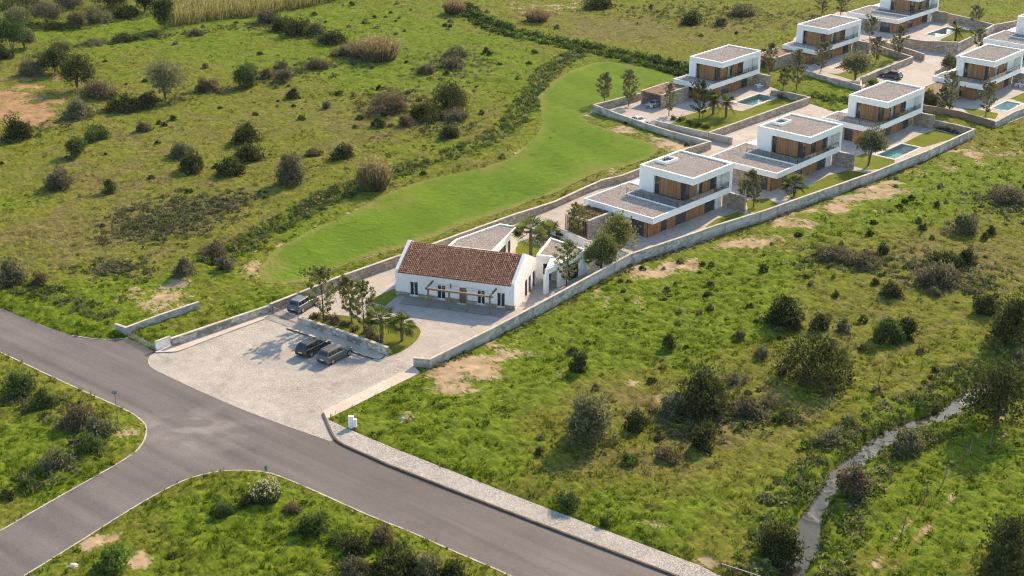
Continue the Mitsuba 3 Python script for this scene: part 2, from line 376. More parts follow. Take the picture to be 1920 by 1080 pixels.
FORECOURT = [(-47.10, 168.22), (-46.58, 166.57), (-45.47, 165.17), (-40.94, 161.24), (-33.68, 155.27), (-28.02, 151.18), (-20.90, 146.50), (-20.50, 146.76), (-21.92, 150.92), (-22.67, 152.93), (-22.72, 153.89), (-22.37, 154.72), (-13.79, 164.94), (-12.65, 166.18), (-16.18, 169.34), (-29.11, 179.64), (-33.46, 183.25), (-34.13, 180.89), (-39.93, 174.79), (-43.33, 170.96), (-44.31, 170.31), (-46.68, 170.31), (-47.15, 169.34)]
WALKWAY = [(-46.68, 170.31), (-44.31, 170.31), (-43.33, 170.96), (-39.93, 174.79), (-34.13, 180.89), (-33.46, 183.25), (-45.02, 172.94), (-46.31, 171.12)]
SIDEWALK = [(-21.92, 150.92), (-20.50, 146.76), (-20.19, 146.25), (-19.16, 145.25), (-15.67, 142.42), (-14.36, 141.22), (0.00, 130.67), (15.97, 119.28), (26.84, 111.47), (29.32, 113.98), (20.16, 119.28), (18.53, 120.94), (16.90, 122.07), (9.38, 127.46), (0.00, 134.33), (-13.61, 144.62), (-17.37, 147.65), (-19.27, 149.20), (-22.08, 151.72)]
RAMP = [(-22.67, 152.93), (-22.72, 153.89), (-22.37, 154.72), (-13.79, 164.94), (-12.58, 166.18), (-11.65, 164.32), (-22.08, 151.72), (-21.92, 150.92)]
COMPOUND = [(-33.46, 183.25), (-25.18, 192.83), (-17.62, 200.48), (0.09, 218.92), (7.12, 226.61), (15.66, 237.33), (19.66, 240.22), (33.74, 256.64), (37.20, 259.62), (37.33, 264.73), (48.85, 277.01), (61.76, 290.75), (66.13, 283.53), (69.36, 278.52), (83.20, 273.66), (88.85, 266.48), (75.99, 252.43), (62.98, 239.64), (50.92, 229.01), (40.75, 219.92), (32.53, 212.15), (24.79, 206.40), (17.73, 200.91), (10.31, 191.24), (-3.14, 174.79), (-10.50, 165.71), (-12.58, 166.18), (-16.18, 169.34), (-29.11, 179.64)]
PLOT_NORTH = [(16.67, 285.11), (27.07, 293.64), (39.91, 309.84), (55.96, 303.97), (61.84, 291.16), (37.38, 265.08), (37.20, 259.62)]
PLOT_FAR = [(62.45, 328.23), (65.56, 316.39), (74.66, 300.89), (82.61, 297.44), (85.29, 288.31), (94.84, 272.93), (109.36, 286.30), (124.16, 296.59), (160.14, 392.44), (122.35, 359.82), (112.53, 375.48), (86.37, 380.76), (69.66, 350.98)]
MOWN = smooth_line([(-36.68, 194.04), (-37.91, 199.21), (-37.32, 204.61), (-35.87, 209.12), (-34.11, 212.62), (-28.32, 221.18), (-23.09, 231.18), (-15.78, 241.10), (-5.28, 247.11), (0.00, 253.39), (3.24, 262.33), (5.97, 272.93), (6.36, 281.59), (5.27, 294.48), (7.76, 305.30), (13.47, 318.31), (19.70, 326.70), (25.96, 324.69), (32.66, 320.25), (38.67, 314.49), (33.68, 306.20), (27.53, 299.16), (21.17, 292.39), (16.90, 289.52), (16.05, 283.53), (14.01, 281.59), (15.81, 274.77), (24.51, 265.08), (28.17, 260.63), (25.74, 253.71), (22.88, 249.90), (16.30, 246.80), (12.69, 241.39), (7.32, 233.94), (0.00, 225.82), (-7.77, 218.68), (-13.41, 211.44), (-18.88, 206.40), (-22.77, 204.17), (-27.00, 198.57), (-29.98, 194.04), (-34.17, 193.43)], 2, True)
STREAM = smooth_line([(26.43, 117.45), (27.78, 120.62), (29.92, 124.42), (31.14, 129.43), (32.71, 133.14), (35.22, 137.58), (38.29, 142.26), (40.65, 144.70), (43.35, 147.85), (46.05, 150.44), (51.52, 153.11), (54.30, 156.14), (58.65, 160.88), (65.62, 166.94), (75.06, 175.06), (87.91, 182.05)], 2)
DITCH = smooth_line([(-44.97, 201.01), (-40.38, 212.23), (-34.91, 222.77), (-31.55, 229.86), (-28.84, 233.97), (-24.44, 241.11), (-8.91, 255.95), (0.00, 273.94), (2.74, 287.36), (4.50, 295.57), (6.09, 308.70), (9.75, 322.91), (17.04, 335.69)], 2)
FAR_DITCH = smooth_line([(-15.09, 386.92), (-9.74, 373.63), (-2.00, 356.96), (5.24, 349.41), (17.80, 338.35), (29.62, 327.41), (39.41, 315.66)], 2)
TRACK = smooth_line([(-46.88, 206.85), (-38.72, 223.74), (-29.80, 238.77), (-22.84, 244.68), (-9.89, 255.66), (-4.19, 272.93), (-2.79, 292.39), (6.95, 305.30), (12.84, 324.19)], 2)
PATH_RIGHT = smooth_line([(37.10, 121.13), (43.01, 129.51), (48.68, 137.70), (52.79, 143.64), (57.82, 149.99), (65.66, 158.24)], 2)
FOOTPATH = smooth_line([(26.33, 141.22), (32.45, 148.68), (43.66, 162.65), (53.93, 173.78), (66.19, 186.23), (74.76, 194.04)], 2)

VILLAS = [((21.0, 225.9), -43.0), ((43.9, 248.2), -42.0), ((64.7, 269.2), -42.2), ((37.6, 299.8), -42.0), ((66.0, 330.8), -42.6), ((94.4, 300.4), -41.6), ((94.2, 368.4), -42.5), ((119.8, 339.4), -42.0)]
POOLS = [(3, 12.2, 16.3, -0.2, 8.8), (2, 11.4, 15.1, -8.3, 1.2), (4, 12.1, 15.9, -3.4, 5.2), (5, 12.0, 15.2, -7.3, 0.0), (6, 16.0, 19.6, -5.0, 6.4)]
def local_polygon(i, pts):
    pts = np.array([(*p, 0.0) for p in pts]); return sg.Polygon(frame(*VILLAS[i])(pts)[:, :2])
POOL_HOLES = shapely.union_all([local_polygon(i, [(a, c), (b, c), (b, d), (a, d)]) for i, a, b, c, d in POOLS])
_mw = np.column_stack([MOWN, MOWN[:, 0] * 0])
MOWN = MOWN + 1.3 * np.column_stack([meshkit.fbm(_mw * 0.35, 3, 41) - 0.5, meshkit.fbm(_mw * 0.35, 3, 42) - 0.5])
def poly(p):
    p = sg.Polygon(p); return p if p.is_valid else p.buffer(0)
HARD = shapely.union_all([poly(x).buffer(0.01) for x in (ROAD, FORECOURT, WALKWAY, SIDEWALK, RAMP, COMPOUND, PLOT_NORTH, PLOT_FAR)])
LAWN = poly(MOWN).difference(shapely.union_all([poly(COMPOUND), poly(PLOT_NORTH)]).buffer(0.3))
X0, Y0, STEP = -190.0, 85.0, 0.5
gx, gy = np.arange(X0, 190.01, STEP), np.arange(Y0, 470.01, STEP)
GX, GY = np.meshgrid(gx, gy)
def mask(g):
    shapely.prepare(g); return shapely.contains_xy(g, GX, GY)
def signed(g):
    m = mask(g); return (ndimage.distance_transform_edt(~m) - ndimage.distance_transform_edt(m)) * STEP
D_HARD, D_LAWN = signed(HARD), signed(LAWN)
def line_dist(p):
    l = sg.LineString(p); near = mask(l.buffer(14)); d = np.full(GX.shape, 14.0)
    d[near] = shapely.distance(shapely.points(GX[near], GY[near]), l); return d
D_STREAM, D_DITCH, D_FAR, D_TRACK, D_PATH, D_FOOT = [line_dist(p) for p in (STREAM, DITCH, FAR_DITCH, TRACK, PATH_RIGHT, FOOTPATH)]
def ss(a, b, x):
    t = np.clip((x - a) / (b - a), 0, 1); return t * t * (3 - 2 * t)
def N(scale, octaves=3, seed=0, stretch=1.0):
    return meshkit.fbm(np.stack([GX * scale, GY * scale * stretch, GX * 0], -1), octaves, seed)
ROUGH = ss(0.4, 3.0, D_HARD) * ss(0.3, 2.5, D_LAWN)
_l1, _l2, _l3 = N(0.33, 3, 1), N(0.9, 2, 2), N(0.06, 3, 3)
LUMP = np.clip(N(0.12, 3, 9) * 1.6 - 0.3, 0.15, 1.0)
HEIGHT = ROUGH * (0.55 * (_l3 - 0.35) + LUMP * (0.55 * (_l1 - 0.4) + 0.38 * np.maximum(_l2 - 0.42, 0)))
HEIGHT = HEIGHT + 0.05 * ss(0.0, 0.6, D_HARD) + 0.02
HEIGHT = np.where(D_HARD < 0.3, np.minimum(HEIGHT, 0.06 * ss(-0.1, 0.5, D_HARD) - 0.15 * ss(0.2, -0.6, D_HARD)), HEIGHT)
HEIGHT = np.where(D_LAWN < 0, -0.12 * ss(0.0, -0.8, D_LAWN) + 0.02, HEIGHT)
HEIGHT -= 1.25 * ss(2.5, 0.5, D_STREAM) * ss(0.0, 1.5, D_HARD)
HEIGHT -= 0.62 * ss(1.9, 0.2, D_DITCH) * ss(0.0, 1.0, D_LAWN + 0.5)
HEIGHT -= 0.8 * ss(2.4, 0.5, D_FAR) * ss(0.0, 1.0, D_HARD)
HEIGHT -= 0.12 * (ss(1.0, 0.5, np.abs(D_PATH - 0.9)) ) * ss(0, 1, D_HARD)

# bare soil and lushness of the rough grass: (x, y), radius along the picture's axes in metres, amount
SOIL_SPOTS = [((-50.07, 188.13), 4.5, 7, 0.72), ((-48.80, 191.05), 3, 5, 0.6), ((-101.88, 290.34), 13, 14, 0.52), ((-109.33, 303.08), 12, 13, 0.6), ((-93.97, 282.36), 10, 7, 0.35), ((-101.90, 278.52), 12, 9, 0.55), ((-6.07, 163.41), 5, 5, 0.78), ((-2.42, 168.54), 5, 4, 0.75), ((-7.29, 159.98), 2.5, 2, 1.0), ((11.38, 188.13), 7, 4, 0.5), ((22.30, 199.21), 6, 5, 0.75), ((27.02, 205.73), 6, 5, 0.7),
    ((17.29, 196.08), 6, 4, 0.55), ((36.70, 210.28), 7, 4, 0.6), ((44.65, 217.44), 4, 4, 1.0), ((51.30, 225.04), 7, 4, 0.7), ((57.95, 231.18), 6, 4, 0.75), ((64.51, 235.91), 6, 5, 1.0), ((75.10, 246.19), 9, 4, 0.5), ((86.05, 255.66), 9, 5, 0.65), ((14.16, 285.11), 5, 6, 0.95), ((20.88, 271.84), 6, 5, 0.75), ((27.38, 263.01), 7, 4, 0.8),
    ((33.08, 259.62), 5, 4, 0.7), ((15.27, 245.58), 6, 4, 0.55), ((9.26, 237.33), 6, 3, 0.6), ((-41.14, 126.15), 2.2, 2.0, 0.72), ((-43.12, 124.77), 1.4, 1.6, 0.62), ((-37.10, 121.60), 1.4, 2.4, 0.75), ((-45.79, 120.94), 4, 1.0, 0.6), ((-44.86, 148.43), 2.2, 3, 0.55), ((-28.16, 195.05), 3, 3, 0.7), ((-38.58, 201.34), 1.8, 6, 0.55), ((-33.85, 213.81), 2.0, 6, 0.35),
    ((19.10, 121.32), 1.6, 1.2, 1.0), ((-15.32, 132.16), 2.4, 0.8, 0.7), ((-3.97, 177.19), 7, 3.0, 0.4), ((-12.52, 169.66), 4, 2.4, 0.4), ((5.78, 388.94), 26, 12, 0.45), ((69.68, 337.11), 8, 8, 0.5), ((72.12, 372.25), 10, 10, 0.4), ((-17.21, 152.66), 2.5, 1.2, 0.55), ((-13.93, 151.32), 2.2, 1.6, 0.5), ((13.28, 160.42), 6, 5, 0.2), ((18.76, 155.41), 5, 4, 0.2), ((3.55, 173.78), 4, 3, 0.35), ((14.43, 128.48), 2, 1.2, 0.5), ((-5.28, 137.70), 1.3, 1, 0.5)]
LUSH_SPOTS = [((11.35, 173.78), 11, 11, 0.55), ((3.38, 164.17), 8, 9, 0.5), ((-8.23, 151.32), 8, 7, 0.55), ((-14.77, 154.03), 5, 5, 0.4), ((25.14, 182.52), 12, 12, 0.5), ((22.00, 188.13), 8, 7, 0.35), ((38.05, 198.15), 10, 10, 0.45), ((51.27, 216.22), 12, 12, 0.4), ((65.79, 226.35), 16, 14, 0.35), ((81.60, 234.50), 14, 14, 0.4), ((-3.59, 141.22), 8, 4, 0.3), ((7.95, 132.16), 10, 6, 0.25), ((13.75, 126.96), 6, 5, 0.35),
    ((-59.40, 180.71), 12, 8, 0.5), ((-55.38, 188.13), 9, 9, 0.4), ((-68.27, 188.13), 8, 6, 0.3), ((-84.42, 229.01), 8, 8, 0.5), ((-36.10, 186.23), 4, 8, 0.3), ((-31.80, 324.19), 40, 30, 0.28), ((-46.42, 365.94), 40, 22, 0.3), ((-2.48, 329.25), 24, 24, 0.35), ((-106.46, 350.98), 30, 14, 0.35), ((-96.19, 362.85), 25, 14, 0.4), ((-79.61, 319.28), 25, 25, 0.12), ((-52.20, 137.70), 9, 7, 0.45), ((-55.76, 147.40), 8, 5, 0.45), ((-31.18, 129.00), 8, 7, 0.45), ((-21.99, 126.96), 6, 6, 0.35), ((-41.59, 122.07), 5, 5, 0.45), ((-13.95, 123.02), 8, 6, 0.2),
    ((48.30, 134.33), 9, 7, 0.45), ((55.82, 143.64), 7, 9, 0.5), ((40.77, 123.02), 6, 6, 0.4), ((28.74, 137.70), 7, 7, 0.2), ((50.75, 131.09), 6, 6, 0.4), ((-34.51, 218.68), 4, 14, 0.45), ((-10.00, 258.95), 8, 5, 0.45), ((2.79, 292.39), 5, 14, 0.5), ((69.53, 294.48), 12, 10, 0.5), ((65.72, 350.98), 12, 9, 0.45), ((134.62, 385.49), 30, 8, 0.3), ((93.27, 272.93), 5, 8, 0.3), ((4.70, 309.84), 10, 12, 0.3), ((-6.45, 137.70), 7, 4, 0.35),
    ((12.57, 159.69), 8, 6, -0.5), ((20.55, 154.03), 10, 6, -0.4), ((22.30, 142.42), 10, 6, -0.45), ((31.13, 164.17), 10, 8, -0.25), ((2.53, 151.32), 7, 6, -0.25), ((-56.95, 218.68), 18, 20, -0.35), ((-74.47, 213.81), 18, 16, -0.4), ((-57.27, 276.63), 30, 30, -0.15), ((-80.53, 240.22), 20, 16, -0.2), ((32.02, 356.83), 40, 22, -0.28), ((18.97, 362.85), 30, 20, -0.2), ((44.00, 180.71), 14, 9, -0.15), ((60.30, 204.61), 16, 12, -0.35), ((77.66, 218.68), 12, 9, -0.4), ((57.54, 213.81), 14, 10, -0.1), ((-27.58, 276.63), 26, 20, -0.15), ((8.32, 140.03), 8, 4, -0.3), ((56.04, 356.83), 24, 18, -0.2)]
def spots(rows):
    out = np.zeros_like(GX)
    for (x, y), rx, ry, a in rows:
        out += a * np.exp(-(((GX - x) / rx) ** 2 + ((GY - y) / ry) ** 2))
    return out
SOIL = np.clip(spots(SOIL_SPOTS), 0, 1.0)
SOIL = np.maximum(SOIL, 0.6 * ss(0.6, 0.15, np.abs(D_PATH - 0.95)) * ss(0.35, 0.5, N(0.3, 2, 5) + 0.1))
SOIL = np.maximum(SOIL, 0.5 * ss(1.4, 0.2, D_LAWN) * ss(0.5, 0.7, N(0.1, 2, 6) + 0.1))
LUSHNESS = np.clip(0.53 + spots(LUSH_SPOTS) + 0.25 * ss(6, 2, D_STREAM) + 0.25 * ss(5, 1, D_DITCH) + 0.3 * ss(6, 2, D_FAR) - 0.35 * ss(0.9, 0.3, np.abs(D_TRACK - 0.8)) - 0.4 * ss(0.6, 0.2, D_FOOT) - 0.4 * ss(0.7, 0.2, np.abs(D_PATH - 0.95)), 0, 1)

HEIGHT = np.where(signed(POOL_HOLES) < 0.8, -2.4, HEIGHT)

def sample(field, x, y):
    c = [(np.asarray(y, float) - Y0) / STEP, (np.asarray(x, float) - X0) / STEP]
    return ndimage.map_coordinates(field, c, order=1, mode='nearest')
def ground(x, y):
    return float(sample(HEIGHT, [x], [y])[0])

def fine_relief(x, y, rough, lush):
    p = np.column_stack([x, y, x * 0])
    r = np.abs(meshkit.fbm(p * 0.62, 3, 12) - 0.5) * 2
    return rough * (0.45 + 0.8 * lush) * (0.34 * (meshkit.fbm(p * 0.85, 2, 13) - 0.45) + 0.26 * (0.5 - r) + 0.10 * (meshkit.noise(p * 2.6, 14) - 0.5))
def terrain_patch(xs, ys):
    TX, TY = (a.ravel() for a in np.meshgrid(xs, ys))
    inside = (np.abs(TX) < 185) & (TY > 90) & (TY < 468)
    s_, l_ = np.where(inside, sample(SOIL, TX, TY), 0), np.where(inside, sample(LUSHNESS, TX, TY), 0.5)
    wet = np.minimum(np.minimum(sample(D_STREAM, TX, TY) - 1.0, sample(D_DITCH, TX, TY) - 0.5), sample(D_FAR, TX, TY) - 0.7)
    TZ = np.where(inside, sample(HEIGHT, TX, TY) + fine_relief(TX, TY, sample(ROUGH, TX, TY) * (1 - 0.6 * np.clip(s_, 0, 1)) * ss(0, 0.8, wet), l_), 0.05)
    n_ = len(xs); ii, jj = np.meshgrid(np.arange(n_ - 1), np.arange(len(ys) - 1)); q = (jj * n_ + ii).ravel()
    f = np.column_stack([q, q + 1, q + n_ + 1, q + n_])
    return np.column_stack([TX, TY, TZ]), np.vstack([f[:, [0, 1, 2]], f[:, [0, 2, 3]]]), np.round(np.column_stack([s_, l_]), 3)      # rounded: a nearly flat uv map would break the shading frame
rim_x = [-9000, -4000, -1800, -900, -500, -300, -230, -190]
parts, at = [], 0
for xs, ys in ((np.concatenate([rim_x, np.arange(-180, -97, 1.5), np.arange(-96, 96.1, 0.31), np.arange(97, 181, 1.5), [-v for v in rim_x[::-1]]]), np.concatenate([[-4000, -1500, -500, -150, 0, 50, 80], np.arange(95, 112, 1.0), np.arange(112, 215.1, 0.30)])),
               (np.concatenate([rim_x, np.arange(-165, 165.1, 0.66), [-v for v in rim_x[::-1]]]), np.concatenate([np.arange(214.9, 300, 0.66), np.arange(300, 412, 0.9), np.arange(412, 470, 3.0), [500, 560, 700, 1000, 1800, 4000, 9000]]))):
    v, f, u = terrain_patch(xs, ys); parts.append((v, f + at, u)); at += len(v)
put('terrain', (np.vstack([p[0] for p in parts]), np.vstack([p[1] for p in parts])), 'mat_meadow', smooth=True, uv=np.vstack([p[2] for p in parts]))
labels['terrain'] = {'kind': 'structure', 'label': 'rough green meadow with lumpy grass and bare sandy patches'}

struct('asphalt_road', sheet(ROAD, 0.0), 'mat_asphalt')
struct('cobbled_forecourt', sheet(poly(FORECOURT), 0.004), 'mat_cobble')
struct('side_path', sheet(WALKWAY, 0.10, 0.3), 'mat_path')
struct('ramp_path', sheet(RAMP, 0.03, 0.3), 'mat_path')
struct('cobbled_pavement', sheet(SIDEWALK, 0.17, 0.5), 'mat_pale_cobble')
struct('estate_paving', sheet(shapely.union_all([poly(COMPOUND).buffer(0.05), poly(PLOT_NORTH).buffer(0.05)]).difference(POOL_HOLES), 0.008), 'mat_paving')
struct('far_estate_paving', sheet(poly(PLOT_FAR).difference(POOL_HOLES), 0.008), 'mat_paving')
# mown lawn: a fine grid clipped to the outline so that its dry margins can blend in
def lawn_sheet():
    g = 0.8; b = LAWN.bounds
    ax, ay = np.arange(b[0] - 1, b[2] + 1, g), np.arange(b[1] - 1, b[3] + 1, g)
    m = Mesh(); cells = []
    AX, AY = np.meshgrid(ax[:-1], ay[:-1]); shapely.prepare(LAWN)
    d = sample(D_LAWN, AX.ravel() + g / 2, AY.ravel() + g / 2)
    for x, y, dd in zip(AX.ravel(), AY.ravel(), d):
        if dd < -1.6:
            cells.append((x, y))
    cells = np.array(cells); n = len(cells)
    v = np.vstack([cells, cells + [g, 0], cells + [g, g], cells + [0, g]]); i = np.arange(n)
    core = shapely.union_all(shapely.box(cells[:, 0], cells[:, 1], cells[:, 0] + g, cells[:, 1] + g))
    rim = LAWN.difference(core)
    rv, rf = [], []; k = 0
    for gg in getattr(rim, 'geoms', [rim]):
        if gg.geom_type != 'Polygon' or gg.area < 1e-3: continue
        a, f = trimesh.creation.triangulate_polygon(gg, engine='earcut')
        e1, e2 = a[f[:, 1]] - a[f[:, 0]], a[f[:, 2]] - a[f[:, 0]]; nz = e1[:, 0] * e2[:, 1] - e1[:, 1] * e2[:, 0]
        f = np.where((nz < 0)[:, None], f[:, ::-1], f)
        rv.append(a); rf.append(f + k); k += len(a)
    rv, rf = np.vstack(rv), np.vstack(rf)
    V = np.vstack([v, rv]); F = np.vstack([np.column_stack([i, i + n, i + 2 * n]), np.column_stack([i, i + 2 * n, i + 3 * n]), rf + 4 * n])
    edge = np.clip(1.0 + sample(D_LAWN, V[:, 0], V[:, 1]) / 3.0, 0, 1)
    dry = np.clip(edge * 0.8 + 0.9 * np.exp(-sample(WALLSIDE, V[:, 0], V[:, 1]) / 3.0), 0, 1)
    z = 0.05 + 0.10 * (meshkit.fbm(np.column_stack([V * 0.08, V[:, 0] * 0]), 3, 4) - 0.5)
    return (np.column_stack([V, z]), F), np.round(np.column_stack([dry, edge]), 3)
WALLSIDE = line_dist([(-29.59, 191.05), (-17.93, 204.61), (0.09, 222.45), (7.20, 229.55), (15.82, 240.22), (19.88, 243.17)])
lm, luv = lawn_sheet()
put('mown_lawn', lm, 'mat_lawn', smooth=True, uv=luv); labels['mown_lawn'] = {'kind': 'structure', 'label': 'smooth bright mown lawn beside the long stone wall'}

# kerbs
def kerb(pts, w=0.14, top=0.06, bsdf='mat_kerb', n=2):
    p = smooth_line(pts, n) if n else np.asarray(pts)
    struct('kerb', ribbon(p, w, -0.2, top), bsdf)
kerb([(-52.92, 127.36), (-49.44, 133.13), (-45.29, 139.56), (-42.90, 143.64), (-42.48, 146.50), (-42.89, 149.60), (-43.90, 151.45), (-45.92, 153.75), (-51.47, 157.96), (-58.03, 163.11), (-67.04, 170.47), (-76.83, 178.23)], 0.2, 0.05)
kerb([(-47.91, 119.28), (-45.14, 123.70), (-42.38, 128.38), (-40.13, 132.16), (-37.33, 136.23), (-35.37, 138.28), (-32.78, 139.56), (-30.87, 139.79), (-28.42, 139.68), (-26.92, 139.21), (-25.30, 138.28), (-20.77, 134.89), (-16.69, 131.62), (-13.85, 129.51), (-10.64, 127.36), (-7.04, 124.47), (-2.92, 121.41), (-0.68, 119.74), (4.59, 115.27)], 0.2, 0.05)
kerb([(-59.07, 175.64), (-55.88, 174.45), (-53.21, 174.28), (-51.34, 174.79)], 0.16, 0.06)
kerb([(-46.68, 170.31), (-44.31, 170.31), (-43.33, 170.96), (-39.93, 174.79), (-34.13, 180.89)], 0.16, 0.125)
kerb([(-22.71, 152.80), (-22.72, 153.89), (-22.37, 154.72), (-13.79, 164.94), (-12.58, 166.18)], 0.10, 0.05)
kerb([(-22.64, 153.21), (-21.92, 150.92), (-20.85, 147.65), (-20.21, 146.38), (-19.16, 145.25), (-15.67, 142.42), (-14.36, 141.22), (0.00, 130.67), (15.97, 119.28), (26.84, 111.47)], 0.24, 0.19, 'mat_dark_kerb')
kerb([(-47.10, 168.22), (-46.58, 166.57), (-45.47, 165.17), (-40.94, 161.24), (-33.68, 155.27), (-28.02, 151.18), (-20.90, 146.50)], 0.14, 0.012)
kerb([(-30.51, 177.71), (-26.45, 174.79), (-20.86, 170.31), (-17.14, 167.59), (-16.52, 169.18)], 0.16, 0.13, 'mat_dark_kerb')
struct('parking_pavement', sheet([(-30.51, 177.71), (-26.45, 174.79), (-20.86, 170.31), (-17.14, 167.59), (-16.17, 169.18), (-29.11, 179.64)], 0.10, 0.3), 'mat_path')

for line in ([(-23.76, 164.78), (-21.68, 163.11), (-19.61, 166.02)], [(-27.88, 168.54), (-25.70, 166.64), (-23.70, 169.50)], [(-16.91, 167.27), (-13.79, 164.94)]):
    struct('bay_line', ribbon(line, 0.11, -0.05, 0.011), 'mat_kerb')

# water
def water(pts, w, z):
    p = np.asarray(pts); rng = np.random.default_rng(5)
    d = np.gradient(p, axis=0); d /= np.linalg.norm(d, axis=1, keepdims=True); nn = np.column_stack([-d[:, 1], d[:, 0]])
    v = np.vstack([np.column_stack([p + nn * w / 2, np.full(len(p), z)]), np.column_stack([p - nn * w / 2, np.full(len(p), z)])])
    n = len(p); i = np.arange(n - 1)
    return Mesh().add(v, np.column_stack([i, i + n, i + n + 1, i + 1]))
struct('stream_water', water(STREAM, 5.0, -0.62), 'mat_stream')
struct('ditch_water', water(DITCH, 1.6, -0.40), 'mat_stream')
struct('far_ditch_water', water(FAR_DITCH, 3.4, -0.42), 'mat_stream')

# ---------------------------------------------------------------- foliage helpers
def leaf_cloud(rng, pos, size, col, flat=0.0, aspect=0.55, out=None):
    """one small rhombic leaf cluster at each position; size: number or array; col: (n, 3)"""
    n = len(pos); size = np.broadcast_to(size, (n,))[:, None] * rng.uniform(0.7, 1.35, (n, 1))
    a = rng.normal(size=(n, 3)); a[:, 2] *= 1 - flat
    if out is not None: a = a * 0.6 + out
    a /= np.linalg.norm(a, axis=1, keepdims=True) + 1e-9
    b = np.cross(a, rng.normal(size=(n, 3))); b /= np.linalg.norm(b, axis=1, keepdims=True) + 1e-9
    v = np.stack([pos - a * size, pos + b * size * aspect, pos + a * size, pos - b * size * aspect], 1).reshape(-1, 3)
    i = np.arange(n) * 4
    f = np.vstack([np.column_stack([i, i + 1, i + 2]), np.column_stack([i, i + 2, i + 3])])
    col = np.clip(col * rng.uniform(0.75, 1.3, (n, 1)), 0.004, 0.9)
    m = Mesh(); m.add(v, f); m.c.append(np.repeat(col, 4, 0)); return m
def blades(rng, base, h, w, lean, col, curl=0.0):
    """one tapering blade per row: base (n,3), height, width, lean vector (n,2)"""
    n = len(base); g = rng.uniform(0, 2 * np.pi, n)
    s = np.column_stack([np.cos(g), np.sin(g), np.zeros(n)]) * np.broadcast_to(w, (n,))[:, None] / 2
    tip = base + np.column_stack([lean, np.broadcast_to(h, (n,))])
    v = np.stack([base - s, base + s, tip], 1).reshape(-1, 3); i = np.arange(n) * 3
    m = Mesh(); m.add(v, np.column_stack([i, i + 1, i + 2])); m.c.append(np.repeat(np.clip(col, 0.004, 0.9), 3, 0)); return m
def merge(*ms):
    r = Mesh()
    for m in ms:
        v, f, c = m.get(); r.add(v, f); r.c.append(c if c is not None else np.zeros((len(v), 3)))
    return r
def lump_points(rng, n, clumps, spread):
    """points gathered in soft clumps: clumps (k,3) with radius spread (k,)"""
    k = rng.integers(0, len(clumps), n); d = rng.normal(size=(n, 3)); d /= np.linalg.norm(d, axis=1, keepdims=True)
    r = rng.uniform(0.25, 1.0, (n, 1)) ** 0.5
    return clumps[k] + d * r * np.asarray(spread)[k][:, None], k, d

# ---------------------------------------------------------------- boundary walls
def wall(name, label, pts, h, w=0.35, bsdf='mat_stone', cope='mat_coping', over=0.05, ct=0.09, base=-0.3, n=0, group=None):
    """a masonry wall along a polyline, with its coping as a part; h: one height or one per point"""
    k = thing(name, label, 'wall', group)
    pts = np.asarray(pts, float); h = np.broadcast_to(np.asarray(h, float), (len(pts),))
    # densify so that long runs have a slightly uneven top
    P2, H2 = [pts[0]], [h[0]]
    for a, b, ha, hb in zip(pts[:-1], pts[1:], h[:-1], h[1:]):
        m = max(1, int(np.linalg.norm(b - a) / 2.5))
        for i in range(1, m + 1):
            P2.append(a + (b - a) * i / m); H2.append(ha + (hb - ha) * i / m)
    P2, H2 = np.array(P2), np.array(H2)
    H2 = H2 + 0.035 * (meshkit.noise(np.column_stack([P2 * 0.7, P2[:, 0] * 0])) - 0.5)
    put(k + '__masonry', ribbon(P2, w, base, H2 - ct), bsdf)
    put(k + '__coping', ribbon(P2, w + 2 * over, H2 - ct, H2), cope)
    return k
wall('boundary_wall', 'low pale rubble wall with grey patches along the left edge of the cobbled forecourt', [(-44.91, 172.11), (-39.08, 177.88), (-33.37, 183.62)], [1.25, 1.2, 1.1], bsdf='mat_pocked')
wall('boundary_wall', 'white angled wall end at the road corner of the cobbled forecourt', [(-46.69, 170.96), (-45.20, 172.77)], [1.3, 1.25], bsdf='mat_white', w=0.3)
wall('boundary_wall', 'detached pale wall stub on the roadside grass beyond the slatted gate', [(-53.43, 176.84), (-51.65, 175.47), (-48.12, 179.47), (-43.63, 183.99)], [1.25, 1.3, 1.35, 1.35], bsdf='mat_plaster', w=0.3)
wall('boundary_wall', 'long brown stone wall between the mown lawn and the farmhouse drive', [(-33.54, 183.25), (-29.21, 188.13), (-25.18, 192.83), (-17.62, 200.48), (-11.89, 206.17), (0.09, 218.92), (7.12, 226.61), (12.33, 233.38), (15.66, 237.33), (19.06, 239.64), (22.43, 243.17), (27.08, 249.28), (32.47, 255.00), (37.15, 259.29), (34.48, 263.01)], [1.35, 1.4, 1.45, 1.5, 1.55, 1.5, 1.1, 1.2, 1.3, 1.3, 1.35, 1.4, 1.5, 1.5, 1.2])
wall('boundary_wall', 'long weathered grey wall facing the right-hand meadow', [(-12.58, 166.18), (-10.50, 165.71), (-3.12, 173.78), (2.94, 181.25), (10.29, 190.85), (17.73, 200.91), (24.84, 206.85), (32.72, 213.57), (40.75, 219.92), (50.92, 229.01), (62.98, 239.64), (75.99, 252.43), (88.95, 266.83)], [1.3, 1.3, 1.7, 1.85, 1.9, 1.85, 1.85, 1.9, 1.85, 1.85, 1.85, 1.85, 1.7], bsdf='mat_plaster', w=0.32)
wall('boundary_wall', 'rear wall closing the garden of the second pool villa from the camera', [(89.06, 267.18), (86.26, 270.39), (83.10, 273.30), (81.61, 274.40)], 1.5, w=0.3)
wall('planter_wall', 'pale patchy wall holding the palm bed above the parked cars', [(-29.09, 179.47), (-22.82, 174.79), (-16.10, 169.18)], [1.05, 1.15, 1.3], w=0.45, bsdf='mat_pocked', over=0.02)
